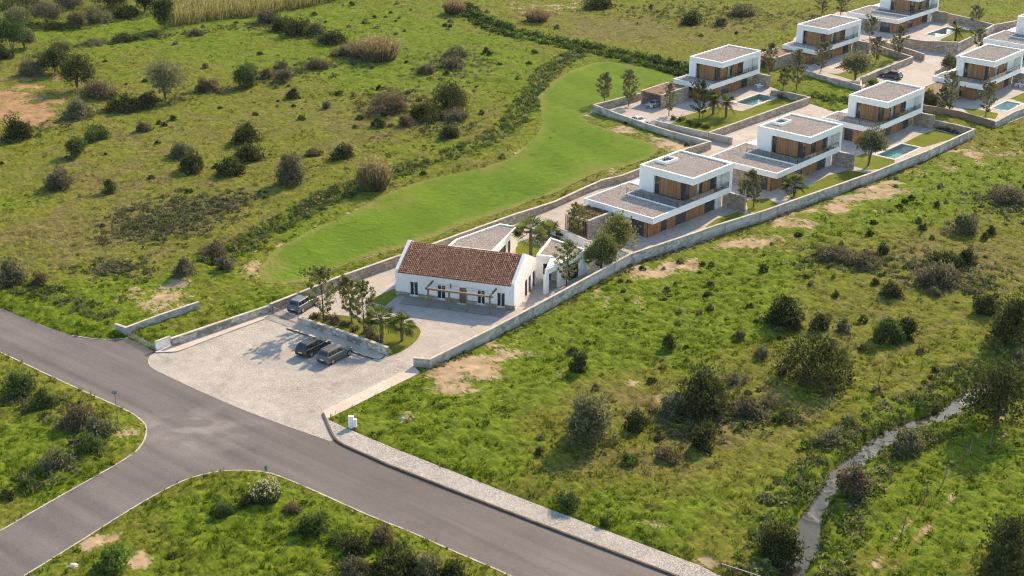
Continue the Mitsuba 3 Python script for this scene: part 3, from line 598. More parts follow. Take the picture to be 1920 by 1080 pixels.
wall('boundary_wall', 'grey wall along the mown lawn beside the villa with two garden palms', [(16.63, 284.32), (21.32, 278.14), (26.11, 271.84), (30.74, 266.13), (37.21, 258.95)], [1.6, 1.4, 1.3, 1.35, 1.5], bsdf='mat_plaster', w=0.3)
wall('boundary_wall', 'stone wall behind the two slender trees at the far lawn corner', [(16.63, 284.32), (27.07, 293.64)], [1.6, 1.5], w=0.3)
wall('boundary_wall', 'inner retaining wall beside the sunken drive of the villa with two garden palms', [(28.33, 274.40), (33.14, 269.31), (41.59, 261.65)], [1.1, 1.3, 1.5], w=0.3, bsdf='mat_plaster')
wall('boundary_wall', 'long light stone wall between the palm lawn and the estate drive', [(37.58, 265.08), (46.33, 274.40), (55.36, 283.93), (61.68, 290.34), (58.24, 294.06), (54.74, 296.59)], [1.5, 1.5, 1.5, 1.5, 1.5, 1.3], w=0.3)
wall('boundary_wall', 'low white rear wall behind the farmhouse annexes', [(3.95, 217.20), (6.76, 213.57), (11.51, 206.85), (17.66, 201.12)], [1.5, 1.6, 1.75, 1.85], bsdf='mat_white', w=0.25)
wall('boundary_wall', 'garden wall in shadow below the villa with the dark rectangular pool', [(64.94, 313.08), (69.69, 306.20), (74.47, 300.02), (75.95, 306.65)], [1.4, 1.4, 1.4, 1.4], bsdf='mat_plaster', w=0.3)
wall('boundary_wall', 'sunlit wall between the dark-pool garden and the parking court with the dark car', [(75.85, 306.20), (83.51, 315.44), (91.97, 325.19), (87.93, 333.92), (84.58, 343.09)], [1.4, 1.5, 1.5, 1.4, 1.4], w=0.3)
wall('boundary_wall', 'sloping stone wall beside the ramp to the far court', [(86.64, 344.75), (90.83, 335.51), (95.20, 327.21)], [1.6, 1.7, 1.6], w=0.35)
wall('boundary_wall', 'stone wall with a dark opening below the far palm', [(92.20, 345.31), (97.56, 337.11), (104.76, 333.92)], [1.7, 2.4, 2.9], w=0.35)
wall('boundary_wall', 'pale plastered wall right of the far palm', [(104.76, 333.92), (112.66, 345.31), (120.35, 356.83)], [2.6, 2.2, 1.9], w=0.35, bsdf='mat_plaster')
wall('boundary_wall', 'tall stone wall behind the far palm', [(111.47, 371.61), (115.88, 365.32), (120.35, 356.83), (128.05, 361.63)], [1.9, 1.9, 1.9, 1.9], w=0.35)
wall('boundary_wall', 'low parapet wall beside the top end of the parking court', [(94.22, 313.55), (100.66, 321.23)], 1.2, w=0.3)
wall('timber_fence', 'brown board fence below the pair of tall slender trees', [(83.58, 284.32), (86.74, 282.36), (89.96, 279.66), (94.51, 272.20)], [1.55, 1.5, 1.5, 1.6], w=0.14, bsdf='mat_timber', over=0.04, ct=0.06)
labels['timber_fence']['category'] = 'fence'
wall('boundary_wall', 'curved pale wall in front of the right-edge pool', [(94.51, 272.20), (100.67, 279.66), (104.49, 283.14), (111.70, 288.31)], [1.5, 1.45, 1.4, 1.4], w=0.3, bsdf='mat_plaster')

# ---------------------------------------------------------------- gates and railings
def gate(label, a, b, h, bars, cat='gate'):
    k = thing('slatted_gate', label, cat)
    a, b = np.array([*a, 0.05]), np.array([*b, 0.05]); up = np.array([0, 0, 1.0])
    f = Mesh()
    f.bar(a + up * 0.06, b + up * 0.06, 0.07); f.bar(a + up * h, b + up * h, 0.07)
    put(k + '__frame', f, 'mat_grey_metal')
    for e in (a, b):
        put(sub(k, 'post'), Mesh().bar(e - up * 0.2, e + up * (h + 0.1), 0.10), 'mat_dark_metal')
    for i in range(1, bars):
        p = a + (b - a) * i / bars
        put(sub(k, 'bar'), Mesh().bar(p + up * 0.06, p + up * h, 0.035), 'mat_grey_metal')
    return k
gate('grey barred sliding gate across the drive behind the grey car', *[(-33.16, 182.70), (-29.16, 179.47)], 1.05, 24)
def railing(label, a, b, h, rows):
    k = thing('slatted_gate', label, 'gate')
    a, b = np.array([*a, 0.02]), np.array([*b, 0.02]); up = np.array([0, 0, 1.0])
    for i in range(rows):
        z = 0.08 + (h - 0.08) * i / (rows - 1)
        put(sub(k, 'rail'), Mesh().bar(a + up * z, b + up * z, 0.04, 0.03), 'mat_grey_metal')
    for i in range(5):
        p = a + (b - a) * i / 4
        put(sub(k, 'post'), Mesh().bar(p - up * 0.2, p + up * h, 0.05), 'mat_grey_metal')
railing('low white railed gate between the wall stub and the white wall end', *[(-51.61, 175.30), (-46.83, 170.96)], 0.8, 6)

# ---------------------------------------------------------------- modern villas
def villa(label, A, deg, kind, carport=None, skylight=False, curtain=(), wing=True, roof='mat_gravel'):
    k = thing('villa', label, 'house')
    X = frame(A, deg)
    if kind == 'a':
        W, D, U0, V0 = 10.85, 11.03, -3.3, -10.2; f0, cu, cend = 3.0, 9.1, 10.3
        R0, R1 = 0.4, -3.6; g0, gu = -9.5, 9.3; gl = 5.2
    else:
        W, D, U0, V0 = 8.37, 14.6, (-0.6 if kind == 'b' else -2.8), -4.7; f0, cu, cend = 1.7, 6.9, 13.7
        R0, R1 = (0.1 if kind == 'b' else 0.2), -4.4; g0, gu = -3.7, 6.7; gl = 2.6
    Z1, Z2, Z3, Z4 = 2.72, 3.45, 6.58, 7.42
    def pt(name, m, b, smooth=False, lab=None, kd=None):
        key = sub(k, name); put(key, m, b, smooth, xf=X)
        if lab: labels.setdefault(key, {})['label'] = lab
        if kd: labels.setdefault(key, {})['kind'] = kd
        return key
    # upper storey walls: the closed left end and the end wall by the balcony
    m = Mesh(); m.box(0, f0, 0.0, D, Z2 + 0.002, Z3); m.box(f0, W, cend, D, Z2 + 0.002, Z3); pt('upper_wall', m, 'mat_white')
    # roof slab with parapet
    m = Mesh(); m.box(0, W, 0, D, Z3, Z4)
    for b in ((0, W, 0, 0.3), (0, W, D - 0.3, D), (0, 0.3, 0.3, D - 0.3), (W - 0.3, W, 0.3, D - 0.3)):
        m.box(*b, Z4, 7.72)
    pt('roof', m, 'mat_white')
    pt('roof__gravel', Mesh().box(0.3, W - 0.3, 0.3, D - 0.3, Z4 - 0.1, 7.5), roof)
    m = Mesh()
    for b in ((-0.02, W + 0.02, -0.02, 0.32), (-0.02, W + 0.02, D - 0.32, D + 0.02), (-0.02, 0.32, 0.32, D - 0.32), (W - 0.32, W + 0.02, 0.32, D - 0.32)):
        m.box(*b, 7.72, 7.76)
    pt('roof__coping', m, 'mat_coping' if False else 'mat_white_paint')
    # lower slab: fascia, parapet, gravel
    m = Mesh(); m.box(U0, W, V0, D, Z1, Z2)
    t = 0.25
    m.box(U0, W, V0, V0 + t, Z2, 3.72); m.box(U0, U0 + t, V0 + t, 1.4 if kind != 'b' else 0.0, Z2, 3.72)
    m.box(U0 + t, 0, (1.4 if kind != 'b' else 0.0) - t, 1.4 if kind != 'b' else 0.0, Z2, 3.72)
    m.box(W - t, W, V0 + t, cend, Z2, 3.72)
    pt('lower_slab', m, 'mat_white')
    pt('lower_slab__gravel', Mesh().box(U0 + t, W - t, V0 + t, R1 if kind == 'a' else -1.6, Z2 - 0.05, 3.52), roof)
    m = Mesh(); m.box(U0 + t, R0, R1 if kind == 'a' else -1.6, 1.4 - t if kind != 'b' else -t, Z2 - 0.05, 3.521)
    pt('lower_slab__gravel', m, roof)
    pt('terrace_floor', Mesh().box(R0, W - t, R1 if kind == 'a' else -1.6, cend, Z2 - 0.04, 3.51), 'mat_terrace')
    if kind == 'a':
        pt('terrace_kerb', Mesh().box(R0, W - t, R1 - 0.15, R1, Z2, 3.74).box(R0 - 0.15, R0, R1 - 0.15, -0.01, Z2, 3.74), 'mat_white')
    # glass railing: one pane and one post every 1.6 m
    runs = [((W - 0.12, (R1 if kind == 'a' else -1.6)), (W - 0.12, cend - 0.05))]
    if kind == 'a':
        runs = [((R0, R1 - 0.08), (W - 0.12, R1 - 0.08))] + runs
    else:
        runs = [((R0, V0 + 0.5), (W - 0.12, V0 + 0.5))] + [((W - 0.12, V0 + 0.5), (W - 0.12, cend - 0.05))] if kind == 'c' else runs
    for a, b in runs:
        a, b = np.array(a), np.array(b); L = np.linalg.norm(b - a); n = max(2, int(round(L / 1.7)))
        for i in range(n + 1):
            q = a + (b - a) * i / n
            pt('railing_post', Mesh().box(q[0] - 0.025, q[0] + 0.025, q[1] - 0.025, q[1] + 0.025, 3.5, 4.62), 'mat_dark_metal')
            if i < n:
                q2 = a + (b - a) * (i + 1) / n; d = (b - a) / L * 0.04
                p0, p1 = q + d, q2 - d
                pt('railing_pane', Mesh().add([(*p0, 3.76), (*p1, 3.76), (*p1, 4.58), (*p0, 4.58)], [(0, 1, 2, 3)]), 'mat_rail_glass')
        pt('handrail', Mesh().bar((*a, 4.63), (*b, 4.63), 0.05, 0.04), 'mat_dark_metal')
    # upper living box: dark room, panes, sliding timber screens
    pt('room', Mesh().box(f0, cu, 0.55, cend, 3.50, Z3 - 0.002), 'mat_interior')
    def panel(u0, u1, v0, v1, z0, z1, name='timber_cladding'):
        """vertical boards with open joints, joined: each is about three pixels wide"""
        m = Mesh(); horiz = (u1 - u0) > (v1 - v0); L = (u1 - u0) if horiz else (v1 - v0); n = max(2, int(round(L / 0.16)))
        rg = np.random.default_rng(int(abs(u0 * 31 + v0 * 17) * 10) + 3)
        for i in range(n):
            s0, s1 = L * i / n + 0.008, L * (i + 1) / n - 0.008; pr = rg.uniform(0, 0.02)
            if horiz: m.box(u0 + s0, u0 + s1, v0 - pr, v1, z0, z1)
            else: m.box(u0, u1 + pr, v0 + s0, v0 + s1, z0, z1)
        return pt(name, m, 'mat_wood', kd='stuff')
    def pane(u0, u1, v0, v1, z0, z1):
        pt('window', Mesh().add([(u0, v0, z0), (u1, v1, z0), (u1, v1, z1), (u0, v0, z1)], [(0, 1, 2, 3)]), 'mat_pane')
        key = 'window_frame'; d = np.array([u1 - u0, v1 - v0]); m = Mesh()
        for s in (0.0, 1.0):
            q = np.array([u0, v0]) + d * s; m.box(q[0] - 0.035, q[0] + 0.035, q[1] - 0.035, q[1] + 0.035, z0, z1)
        pt(key, m, 'mat_dark_metal')
    zt = Z3 - 0.01
    wl = f0 + (1.0 if kind == 'a' else 0.9); wr = cu - (0.75 if kind == 'a' else 0.5)
    pane(f0 + 0.05, wl, 0.42, 0.42, 3.52, zt); panel(wl, wr, 0.22, 0.34, 3.52, zt); pane(wr, cu + 0.12, 0.42, 0.42, 3.52, zt)
    pt('floor_edge', Mesh().box(f0, wr, 0.05, 0.2, 3.5, 3.6), 'mat_dark_metal')
    L = cend - 0.5
    segs = [(0.0, 0.09, 'g'), (0.09, 0.28, 'w'), (0.28, 0.45, 'g'), (0.45, 0.68, 'w'), (0.68, 0.86, 'g'), (0.86, 1.0, 'x')] if kind == 'a' else [(0.0, 0.06, 'g'), (0.06, 0.25, 'w'), (0.25, 0.40, 'g'), (0.40, 0.56, 'w'), (0.56, 0.72, 'g'), (0.72, 1.0, 'x')]
    for s0, s1, tp in segs:
        v0, v1 = 0.42 + L * s0, 0.42 + L * s1
        if tp == 'w': panel(cu + 0.02, cu + 0.13, v0, v1, 3.52, zt)
        elif tp == 'g': pane(cu + 0.12, cu + 0.12, v0 + 0.03, v1 - 0.03, 3.52, zt)
        else: pt('upper_wall', Mesh().box(cu + 0.002, cu + 0.1, v0, v1 - 0.1, 3.51, zt), 'mat_white')
    for q in curtain:
        pt('curtain', Mesh().box(cu + 0.01, cu + 0.05, 0.5 + L * q, 0.5 + L * (q + 0.07), 3.55, zt - 0.05), 'mat_curtain')
    # ground floor
    gb = D - 0.7
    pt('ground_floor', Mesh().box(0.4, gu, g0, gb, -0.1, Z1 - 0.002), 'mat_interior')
    L = gb - g0
    segs = [(0.0, 0.17, 'w'), (0.17, 0.24, 'g'), (0.24, 0.36, 'w'), (0.36, 0.50, 'g'), (0.50, 0.76, 'w'), (0.76, 0.9, 'g'), (0.9, 1.0, 'x')] if kind == 'a' else [(0.0, 0.16, 'g'), (0.16, 0.34, 'w'), (0.34, 0.5, 'g'), (0.5, 0.77, 'w'), (0.77, 0.9, 'g'), (0.9, 1.0, 's')]
    for s0, s1, tp in segs:
        v0, v1 = g0 + L * s0, g0 + L * s1
        if tp == 'w': panel(gu + 0.02, gu + 0.14, v0, v1, 0.03, Z1 - 0.01)
        elif tp == 'g': pane(gu + 0.12, gu + 0.12, v0 + 0.03, v1 - 0.03, 0.03, Z1 - 0.02)
        else: pt('ground_wall', Mesh().box(gu, gu + 0.12, v0, v1, 0.0, Z1 - 0.01), 'mat_white' if tp == 'x' else 'mat_stone')
    if kind == 'a':
        panel(8.7, gu, g0 - 0.14, g0 - 0.02, 0.03, Z1 - 0.01)
        pane(gl + 0.9, 7.4, g0 - 0.1, g0 - 0.1, 0.03, Z1 - 0.02); pane(7.45, 8.65, g0 - 0.1, g0 - 0.1, 0.03, Z1 - 0.02)
        pt('ground_wall', Mesh().box(-0.3, gl + 0.8, g0 - 0.25, g0 - 0.02, -0.1, Z1 - 0.01), 'mat_stone')
        pt('ground_wall', Mesh().box(-0.3, 0.39, g0 - 0.02, gb, -0.1, Z1 - 0.01), 'mat_white')
    else:
        panel(3.6, gu + 0.1, g0 - 0.14, g0 - 0.02, 0.03, Z1 - 0.01)
        pane(2.0, 3.5, g0 - 0.1, g0 - 0.1, 0.03, Z1 - 0.02)
        pt('ground_wall', Mesh().box(0.0, 1.9, g0 - 0.2, g0 - 0.02, -0.1, Z1 - 0.01), 'mat_stone')
        pt('ground_wall', Mesh().box(0.0, 0.39, g0 - 0.02, gb, -0.1, Z1 - 0.01), 'mat_white')
    if wing:
        e = 3.0 if kind == 'a' else 2.8
        pt('garden_wall', Mesh().box(gu + 0.13, W + e, D - 0.5, D - 0.05, -0.1, 2.66), 'mat_stone')
        pt('garden_wall__coping', Mesh().box(W + 0.002, W + e + 0.03, D - 0.53, D - 0.02, 2.66, 2.74), 'mat_coping')
    if skylight:
        m = Mesh()
        for b in ((0.7, 2.9, 3.3, 3.55), (0.7, 2.9, 6.35, 6.6), (0.7, 0.95, 3.55, 6.35), (2.65, 2.9, 3.55, 6.35)):
            m.box(*b, 7.45, 7.98)
        pt('skylight', m, 'mat_white'); pt('skylight__pane', Mesh().box(0.95, 2.65, 3.55, 6.35, 7.45, 7.62), 'mat_dark_glass')
        pt('antenna', Mesh().bar((1.0, 5.3, 7.4), (1.0, 5.3, 9.4), 0.045), 'mat_dark_metal')
        # steel ladder frame by the terrace
        m = Mesh()
        for u in (R0 - 1.5, R0 - 0.2):
            m.bar((u, R1 + 0.1, 3.5), (u, R1 + 0.1, 5.0), 0.05)
        m.bar((R0 - 1.5, R1 + 0.1, 5.0), (R0 - 0.2, R1 + 0.1, 5.0), 0.05); m.bar((R0 - 1.5, R1 + 0.1, 4.3), (R0 - 0.2, R1 + 0.1, 4.3), 0.05)
        pt('ladder_frame', m, 'mat_grey_metal')
    if carport:
        c = (-2.3, 2.75, -16.0, -10.3) if kind == 'a' else (-1.8, 3.6, -14.2, -4.9)
        u0, u1, v0, v1 = c
        pt('carport_wall', Mesh().box(u1 - 0.35, u1, v0, v1, -0.1, 2.75), 'mat_stone')
        pt('carport_wall__coping', Mesh().box(u1 - 0.38, u1 + 0.03, v0 - 0.03, v1, 2.75, 2.9), 'mat_coping')
        if carport == 'green':
            pt('carport_roof', Mesh().box(u0, u1 - 0.38, v0 - 0.03, v0 + 0.2, 2.55, 2.9).box(u0, u0 + 0.2, v0 + 0.2, v1, 2.55, 2.9).box(u0 + 0.2, u1 - 0.38, v0 + 0.2, v1, 2.55, 2.7), 'mat_coping')
            rg = np.random.default_rng(8); n = 900
            pos = np.column_stack([rg.uniform(u0 + 0.25, u1 - 0.45, n), rg.uniform(v0 + 0.25, v1 - 0.1, n), np.full(n, 2.7) + rg.uniform(0.02, 0.16, n)])
            col = np.array([(0.07, 0.085, 0.03), (0.13, 0.11, 0.05), (0.15, 0.09, 0.05)])[rg.integers(0, 3, n)]
            pt('carport_roof__soil', Mesh().box(u0 + 0.2, u1 - 0.38, v0 + 0.2, v1, 2.7, 2.74), 'mat_soil')
            key = pt('carport_roof__sedum', leaf_cloud(rg, pos, 0.14, col), 'mat_leaf', kd='stuff')
            for i in range(16):
                v = v0 + 0.15 + i * 0.34
                pt('carport_slat', Mesh().box(u0 + 0.02, u0 + 0.12, v, v + 0.1, 0, 2.55), 'mat_timber')
            for i in range(13):
                u = u0 + 0.1 + i * 0.36
                if u < u1 - 0.6: pt('carport_slat', Mesh().box(u, u + 0.1, v0 + 0.02, v0 + 0.12, 0, 2.55), 'mat_timber')
            pt('carport_store', Mesh().box(u0 + 0.5, u1 - 0.5, v0 + 0.6, v1 - 0.2, 0, 2.4), 'mat_interior')
        else:
            pt('carport_wall', Mesh().box(u0, u0 + 0.35, v0, v1, -0.1, 2.75), 'mat_stone')
            pt('carport_wall__coping', Mesh().box(u0 - 0.03, u0 + 0.38, v0 - 0.03, v1, 2.75, 2.9), 'mat_coping')
            pt('carport_beam', Mesh().box(u0 + 0.38, u1 - 0.38, v0, v0 + 0.16, 2.5, 2.86).box(u0 + 0.38, u1 - 0.38, v1 - 0.2, v1 - 0.04, 2.5, 2.8), 'mat_brown_timber')
            n = 26
            for i in range(n):
                v = v0 + 0.25 + (v1 - v0 - 0.6) * i / n
                pt('pergola_slat', Mesh().box(u0 + 0.38, u1 - 0.38, v, v + 0.2, 2.68, 2.82), 'mat_brown_timber')
    return k, X
V1, X1 = villa('nearest white villa with rooftop skylight and a planted carport roof', *VILLAS[0], 'a', 'green', True, (0.3,))
V2, X2 = villa('second white villa with rooftop skylight, a fan palm at its corner', *VILLAS[1], 'a', None, True, ())
V3, X3 = villa('white villa behind the olive tree and turquoise pool', *VILLAS[2], 'c', None, False, (0.28,))
V4, X4 = villa('white villa with slatted carport, two garden palms and a long pool', *VILLAS[3], 'b', 'slats', False, (0.28,))
V5, X5 = villa('white villa above the garden with the dark rectangular pool', *VILLAS[4], 'b', 'slats', False, (0.25,))
V6, X6 = villa('white villa by the right edge above the pale blue pool', *VILLAS[5], 'c', 'slats', False, (0.28,))
V7, X7 = villa('farthest white villa cut by the top of the picture', *VILLAS[6], 'a', None, False, ())
V8, X8 = villa('white villa mostly outside the right edge, only its gravelled lower roof in view', *VILLAS[7], 'a', None, False, ())

# pools, decks and garden lawns, laid out beside each villa
def sheet_at(key, X, pts, z, bsdf, skirt=0.0, label=None):
    m = sheet(sg.Polygon(pts), z, skirt); k = num(key); put(k, m, bsdf, xf=X); labels[k] = {'kind': 'structure'}
    if label: labels[k]['label'] = label
    return k
def pool(label, i, tile='mat_pool_tile', depth=1.3, level=-0.12):
    i, u0, u1, v0, v1 = POOLS[i]; X = frame(*VILLAS[i]); rim = 0.42
    k = thing('swimming_pool', label, 'pool')
    m = Mesh(); z = 0.07
    for b in ((u0 - rim, u1 + rim, v0 - rim, v0), (u0 - rim, u1 + rim, v1, v1 + rim), (u0 - rim, u0, v0, v1), (u1, u1 + rim, v0, v1)):
        m.box(*b, -0.1, z)
    put(k + '__edging', m, 'mat_deck', xf=X)
    m = Mesh().box(u0, u1, v0, v1, -depth - 0.1, -depth)
    for b in ((u0 - 0.1, u0, v0, v1), (u1, u1 + 0.1, v0, v1), (u0, u1, v0 - 0.1, v0), (u0, u1, v1, v1 + 0.1)):
        m.box(*b, -depth, -0.11)
    put(k + '__basin', m, tile, xf=X)
    if level is not None:
        put(k + '__water', Mesh().add([(u0, v0, level), (u1, v0, level), (u1, v1, level), (u0, v1, level)], [(0, 1, 2, 3)]), 'mat_pool_water', xf=X)
    return k
pool('long blue-green swimming pool beside the lawn with two date palms', 0)
pool('turquoise swimming pool between the olive tree and the long grey wall', 1)
pool('dark covered rectangular pool with a pale edge, an olive tree before it', 2, 'mat_brown_timber', 0.35, None)
pool('pale blue swimming pool by the curved wall at the right edge', 3, 'mat_pool_tile_pale')
pool('far swimming pool next to the single feathery palm', 4)

# garden lawns
COURT = poly(COMPOUND)
def turf(label, g, z=0.03):
    g = g.buffer(0) if hasattr(g, 'geom_type') else poly(g)
    k = num('garden_lawn'); put(k, sheet(g, z), 'mat_turf'); labels[k] = {'kind': 'structure', 'label': label}
turf('garden lawn under the two date palms', local_polygon(3, [(17.0, 10.4), (17.0, -4.9), (10.8, -5.5), (10.2, -16), (11.5, -22), (22.0, -23.4), (22.2, 10.9)]))
turf('lawn patch behind the turquoise pool', local_polygon(2, [(11.5, 1.8), (15.6, 1.8), (17.5, 13.0), (11.9, 14.2), (11.2, 9.0)]))
turf('lawn patch under the olive tree', local_polygon(2, [(8.8, -13.5), (9.2, -8.9), (15.4, -8.9), (17.5, -13), (14.6, -17.5), (10.5, -17)]).intersection(COURT))
turf('strip of lawn between the second villa and the long wall', local_polygon(1, [(13.4, 9.6), (12.3, 4.8), (12.8, -2), (12.4, -9), (18.0, -14), (20, 0), (19, 11)]).intersection(COURT))
turf('strip of lawn between the nearest villa and the long wall', local_polygon(0, [(13.0, 10.0), (12.4, 5.0), (13.2, 0.8), (19, -4), (20, 10)]).intersection(COURT))
turf('small lawn behind the stone wing of the nearest villa', poly([(39.50, 230.09), (43.46, 231.18), (44.72, 227.94), (42.25, 223.74), (39.16, 224.26)]).intersection(COURT))
turf('planted lawn with palms above the parked cars', poly(np.vstack([[(-29.04, 180.18), (-27.36, 182.52), (-23.64, 182.34), (-20.27, 181.07), (-16.11, 180.36)], smooth_line([(-16.11, 180.36), (-14.01, 179.64), (-12.61, 178.23), (-12.22, 176.50), (-12.76, 173.61), (-14.20, 170.80), (-15.76, 169.34)], 2), [(-16.03, 169.18), (-22.82, 174.79)]])))
turf('lawn corner at the left end of the farmhouse', poly([(-20.56, 187.37), (-16.97, 191.84), (-16.44, 188.90), (-17.84, 185.48)]))
turf('little lawn between the farmhouse annexes', poly([(0.66, 209.35), (1.34, 211.21), (4.48, 208.89), (3.73, 203.73), (2.59, 203.29), (0.49, 205.06)]))
turf('lawn around the olive tree and dark pool', poly([(70.46, 316.39), (75.03, 309.38), (77.28, 312.62), (90.91, 329.76), (85.66, 334.98), (81.47, 329.76), (80.96, 324.19), (77.41, 320.25), (72.92, 314.97)]))
turf('lawn below the far palm', poly([(105.04, 348.69), (112.59, 358.62), (116.79, 359.22), (120.09, 356.83), (105.95, 337.64), (103.86, 345.31)]))
turf('lawn strip along the timber fence', poly([(92.64, 287.10), (95.58, 286.30), (98.75, 283.14), (96.79, 278.90), (92.58, 283.14)]))
turf('lawn at the right edge behind the pale pool', poly([(104.64, 294.48), (110.05, 300.02), (116.36, 301.76), (112.83, 291.57), (106.86, 290.34)]))

# ---------------------------------------------------------------- old farmhouse with tiled roof, and its annexes
FA, FD = (-16.6, 189.4), -18.0
XF = frame(FA, FD)
def farmhouse():
    k = thing('farmhouse', 'whitewashed farmhouse with a red clay tile roof and a pergola at its front', 'house')
    L, D, E, R, vr = 17.8, 10.3, 3.75, 6.3, 5.15
    def pt(name, m, b, smooth=False, kd=None, lab=None):
        key = sub(k, name); put(key, m, b, smooth, xf=XF)
        if kd: labels.setdefault(key, {})['kind'] = kd
        if lab: labels.setdefault(key, {})['label'] = lab
        return key
    wins = [(2.15, 3.4, 0.25, 2.42), (6.3, 7.55, 0.25, 2.42), (12.3, 13.45, 0.25, 2.42), (15.2, 16.4, 0.25, 2.42)]
    door = (9.6, 10.75, 0.06, 2.45)
    # front wall with openings: piers between them and lintels above
    m = Mesh(); cuts = sorted(wins + [door]); x = 0.0
    for a, b, z0, z1 in cuts:
        m.box(x, a, 0, 0.45, 0.7, E); m.box(a, b, 0, 0.45, z1, E); x = b
    m.box(x, L, 0, 0.45, 0.7, E)
    m.box(0, L, D - 0.45, D, 0, E); m.box(0, 0.45, 0.45, D - 0.45, 0.0, E)
    gd = [(4.9, 5.9), (6.6, 7.6), (8.6, 9.5)]; y = 0.45
    for a, b in gd:
        m.box(L - 0.45, L, y, a, 0.0, E); m.box(L - 0.45, L, a, b, 2.5, E); y = b
    m.box(L - 0.45, L, y, D - 0.45, 0.0, E)
    for u0, u1 in ((0, 0.45), (L - 0.45, L)):      # gables rise a little above the tiles
        v = [(u, q[0], q[1]) for u in (u0, u1) for q in ((0, E), (D, E), (D, E + 0.28), (vr, R + 0.32), (0, E + 0.28))]
        m.add(v, [(0, 1, 2), (0, 2, 3), (0, 3, 4), (5, 7, 6), (5, 8, 7), (5, 9, 8), (4, 3, 8), (4, 8, 9), (3, 2, 7), (3, 7, 8), (0, 4, 9), (0, 9, 5), (1, 6, 7), (1, 7, 2)])
    pt('wall', m, 'mat_white')
    m = Mesh(); x = -0.03
    for a, b, z0, z1 in cuts:
        m.box(x, a, -0.04, 0.45, -0.1, 0.7)
        if z0 > 0.1: m.box(a, b, -0.04, 0.45, -0.1, z0)
        x = b
    m.box(x, L + 0.03, -0.04, 0.45, -0.1, 0.7); pt('plinth', m, 'mat_stone')
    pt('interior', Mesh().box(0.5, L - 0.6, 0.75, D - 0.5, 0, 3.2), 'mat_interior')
    for a, b, z0, z1 in wins:
        w = sub(k, 'window'); mid = (a + b) / 2; m = Mesh()
        for q in ((a, a + 0.07), (mid - 0.05, mid + 0.05), (b - 0.07, b)):
            m.box(q[0], q[1], 0.12, 0.2, z0, z1)
        m.box(a, b, 0.12, 0.2, z1 - 0.09, z1).box(a, b, 0.12, 0.2, z0, z0 + 0.12)
        put(w + '__frame', m, 'mat_white_paint', xf=XF)
        for q0, q1 in ((a + 0.07, mid - 0.05), (mid + 0.05, b - 0.07)):
            put(sub(w, 'pane'), Mesh().add([(q0, 0.16, z0 + 0.12), (q1, 0.16, z0 + 0.12), (q1, 0.16, z1 - 0.09), (q0, 0.16, z1 - 0.09)], [(0, 1, 2, 3)]), 'mat_pane', xf=XF)
        put(w + '__sill', Mesh().box(a - 0.06, b + 0.06, -0.1, 0.12, z0 - 0.08, z0 + 0.01), 'mat_deck', xf=XF)
    a, b, z0, z1 = door
    d = sub(k, 'door')
    m = Mesh()
    for i in range(7): m.box(a + 0.02 + (b - a) * i / 7, a + (b - a) * (i + 1) / 7, 0.3, 0.36, z0, z1)
    put(d + '__leaf', m, 'mat_brown_timber', xf=XF); put(d + '__handle', Mesh().box(b - 0.2, b - 0.14, 0.25, 0.3, 1.0, 1.2), 'mat_grey_metal', xf=XF)
    put(d + '__step', Mesh().box(a - 0.2, b + 0.2, -0.5, -0.05, 0.0, 0.16), 'mat_deck', xf=XF)
    for i, (a, b) in enumerate(gd):
        pt('side_door', Mesh().add([(L - 0.2, a, 0.05), (L - 0.2, b, 0.05), (L - 0.2, b, 2.45), (L - 0.2, a, 2.45)], [(0, 1, 2, 3)]), 'mat_pane')
        pt('side_door_frame', Mesh().box(L - 0.3, L + 0.02, a, a + 0.09, 0.02, 2.5).box(L - 0.3, L + 0.02, b - 0.09, b, 0.02, 2.5).box(L - 0.3, L + 0.02, a + 0.09, b - 0.09, 2.42, 2.5), 'mat_timber')
    # clay tiles: rows of arched cover tiles over flat pans, each with its own tone
    rng = np.random.default_rng(11); cov, pans = Mesh(), Mesh()
    x0, x1 = 0.47, L - 0.47; ncol = 64; rows = 16
    tones = np.array([(0.32, 0.172, 0.12), (0.40, 0.255, 0.19), (0.26, 0.13, 0.09), (0.46, 0.33, 0.255), (0.20, 0.092, 0.063)])
    for side in (0, 1):
        lo = np.array([-0.32, E + 0.0]) if side == 0 else np.array([D + 0.32, E + 0.0]); hi = np.array([vr, R])
        dv = (hi - lo); ln = np.linalg.norm(dv); d = dv / ln; nrm = np.array([-d[1], d[0]]) if side == 0 else np.array([d[1], -d[0]])
        pans.add([(x0, *(lo)), (x1, *(lo)), (x1, *(hi)), (x0, *(hi)), (x0, *(lo - nrm * 0.08)), (x1, *(lo - nrm * 0.08))], [(0, 1, 2, 3), (0, 4, 5, 1)], (0.05, 0.02, 0.015))
        w = (x1 - x0) / ncol
        for r in range(rows):
            s0, s1 = ln * r / rows - 0.02, ln * (r + 1) / rows + 0.03
            for c in range(ncol):
                cx = x0 + (c + 0.5) * w + rng.normal(0, 0.008); rad = w * 0.31; j = rng.normal(0, 0.012)
                col = tones[rng.choice(5, p=[.38, .27, .2, .08, .07])] * rng.uniform(0.82, 1.15)
                vs = []
                for s, rr, lift in ((s0 + j, rad * 1.12, 0.095), (s1 + j, rad * 0.9, 0.0)):
                    for g in np.linspace(0, math.pi, 5):
                        off = rr * math.sin(g) * 0.95 + lift; p = lo + d * s + nrm * off
                        vs.append((cx - rr * math.cos(g), p[0], p[1]))
                cov.add(vs, [(i, i + 1, i + 6, i + 5) for i in range(4)], col)
                cov.add(vs[:5], [(0, 1, 2), (0, 2, 3), (0, 3, 4)], col * 0.9)
    key = pt('roof', pans, 'mat_tile')
    put(key + '__tiles', cov, 'mat_tile', xf=XF); labels[key + '__tiles'] = {'kind': 'stuff'}
    m = Mesh()
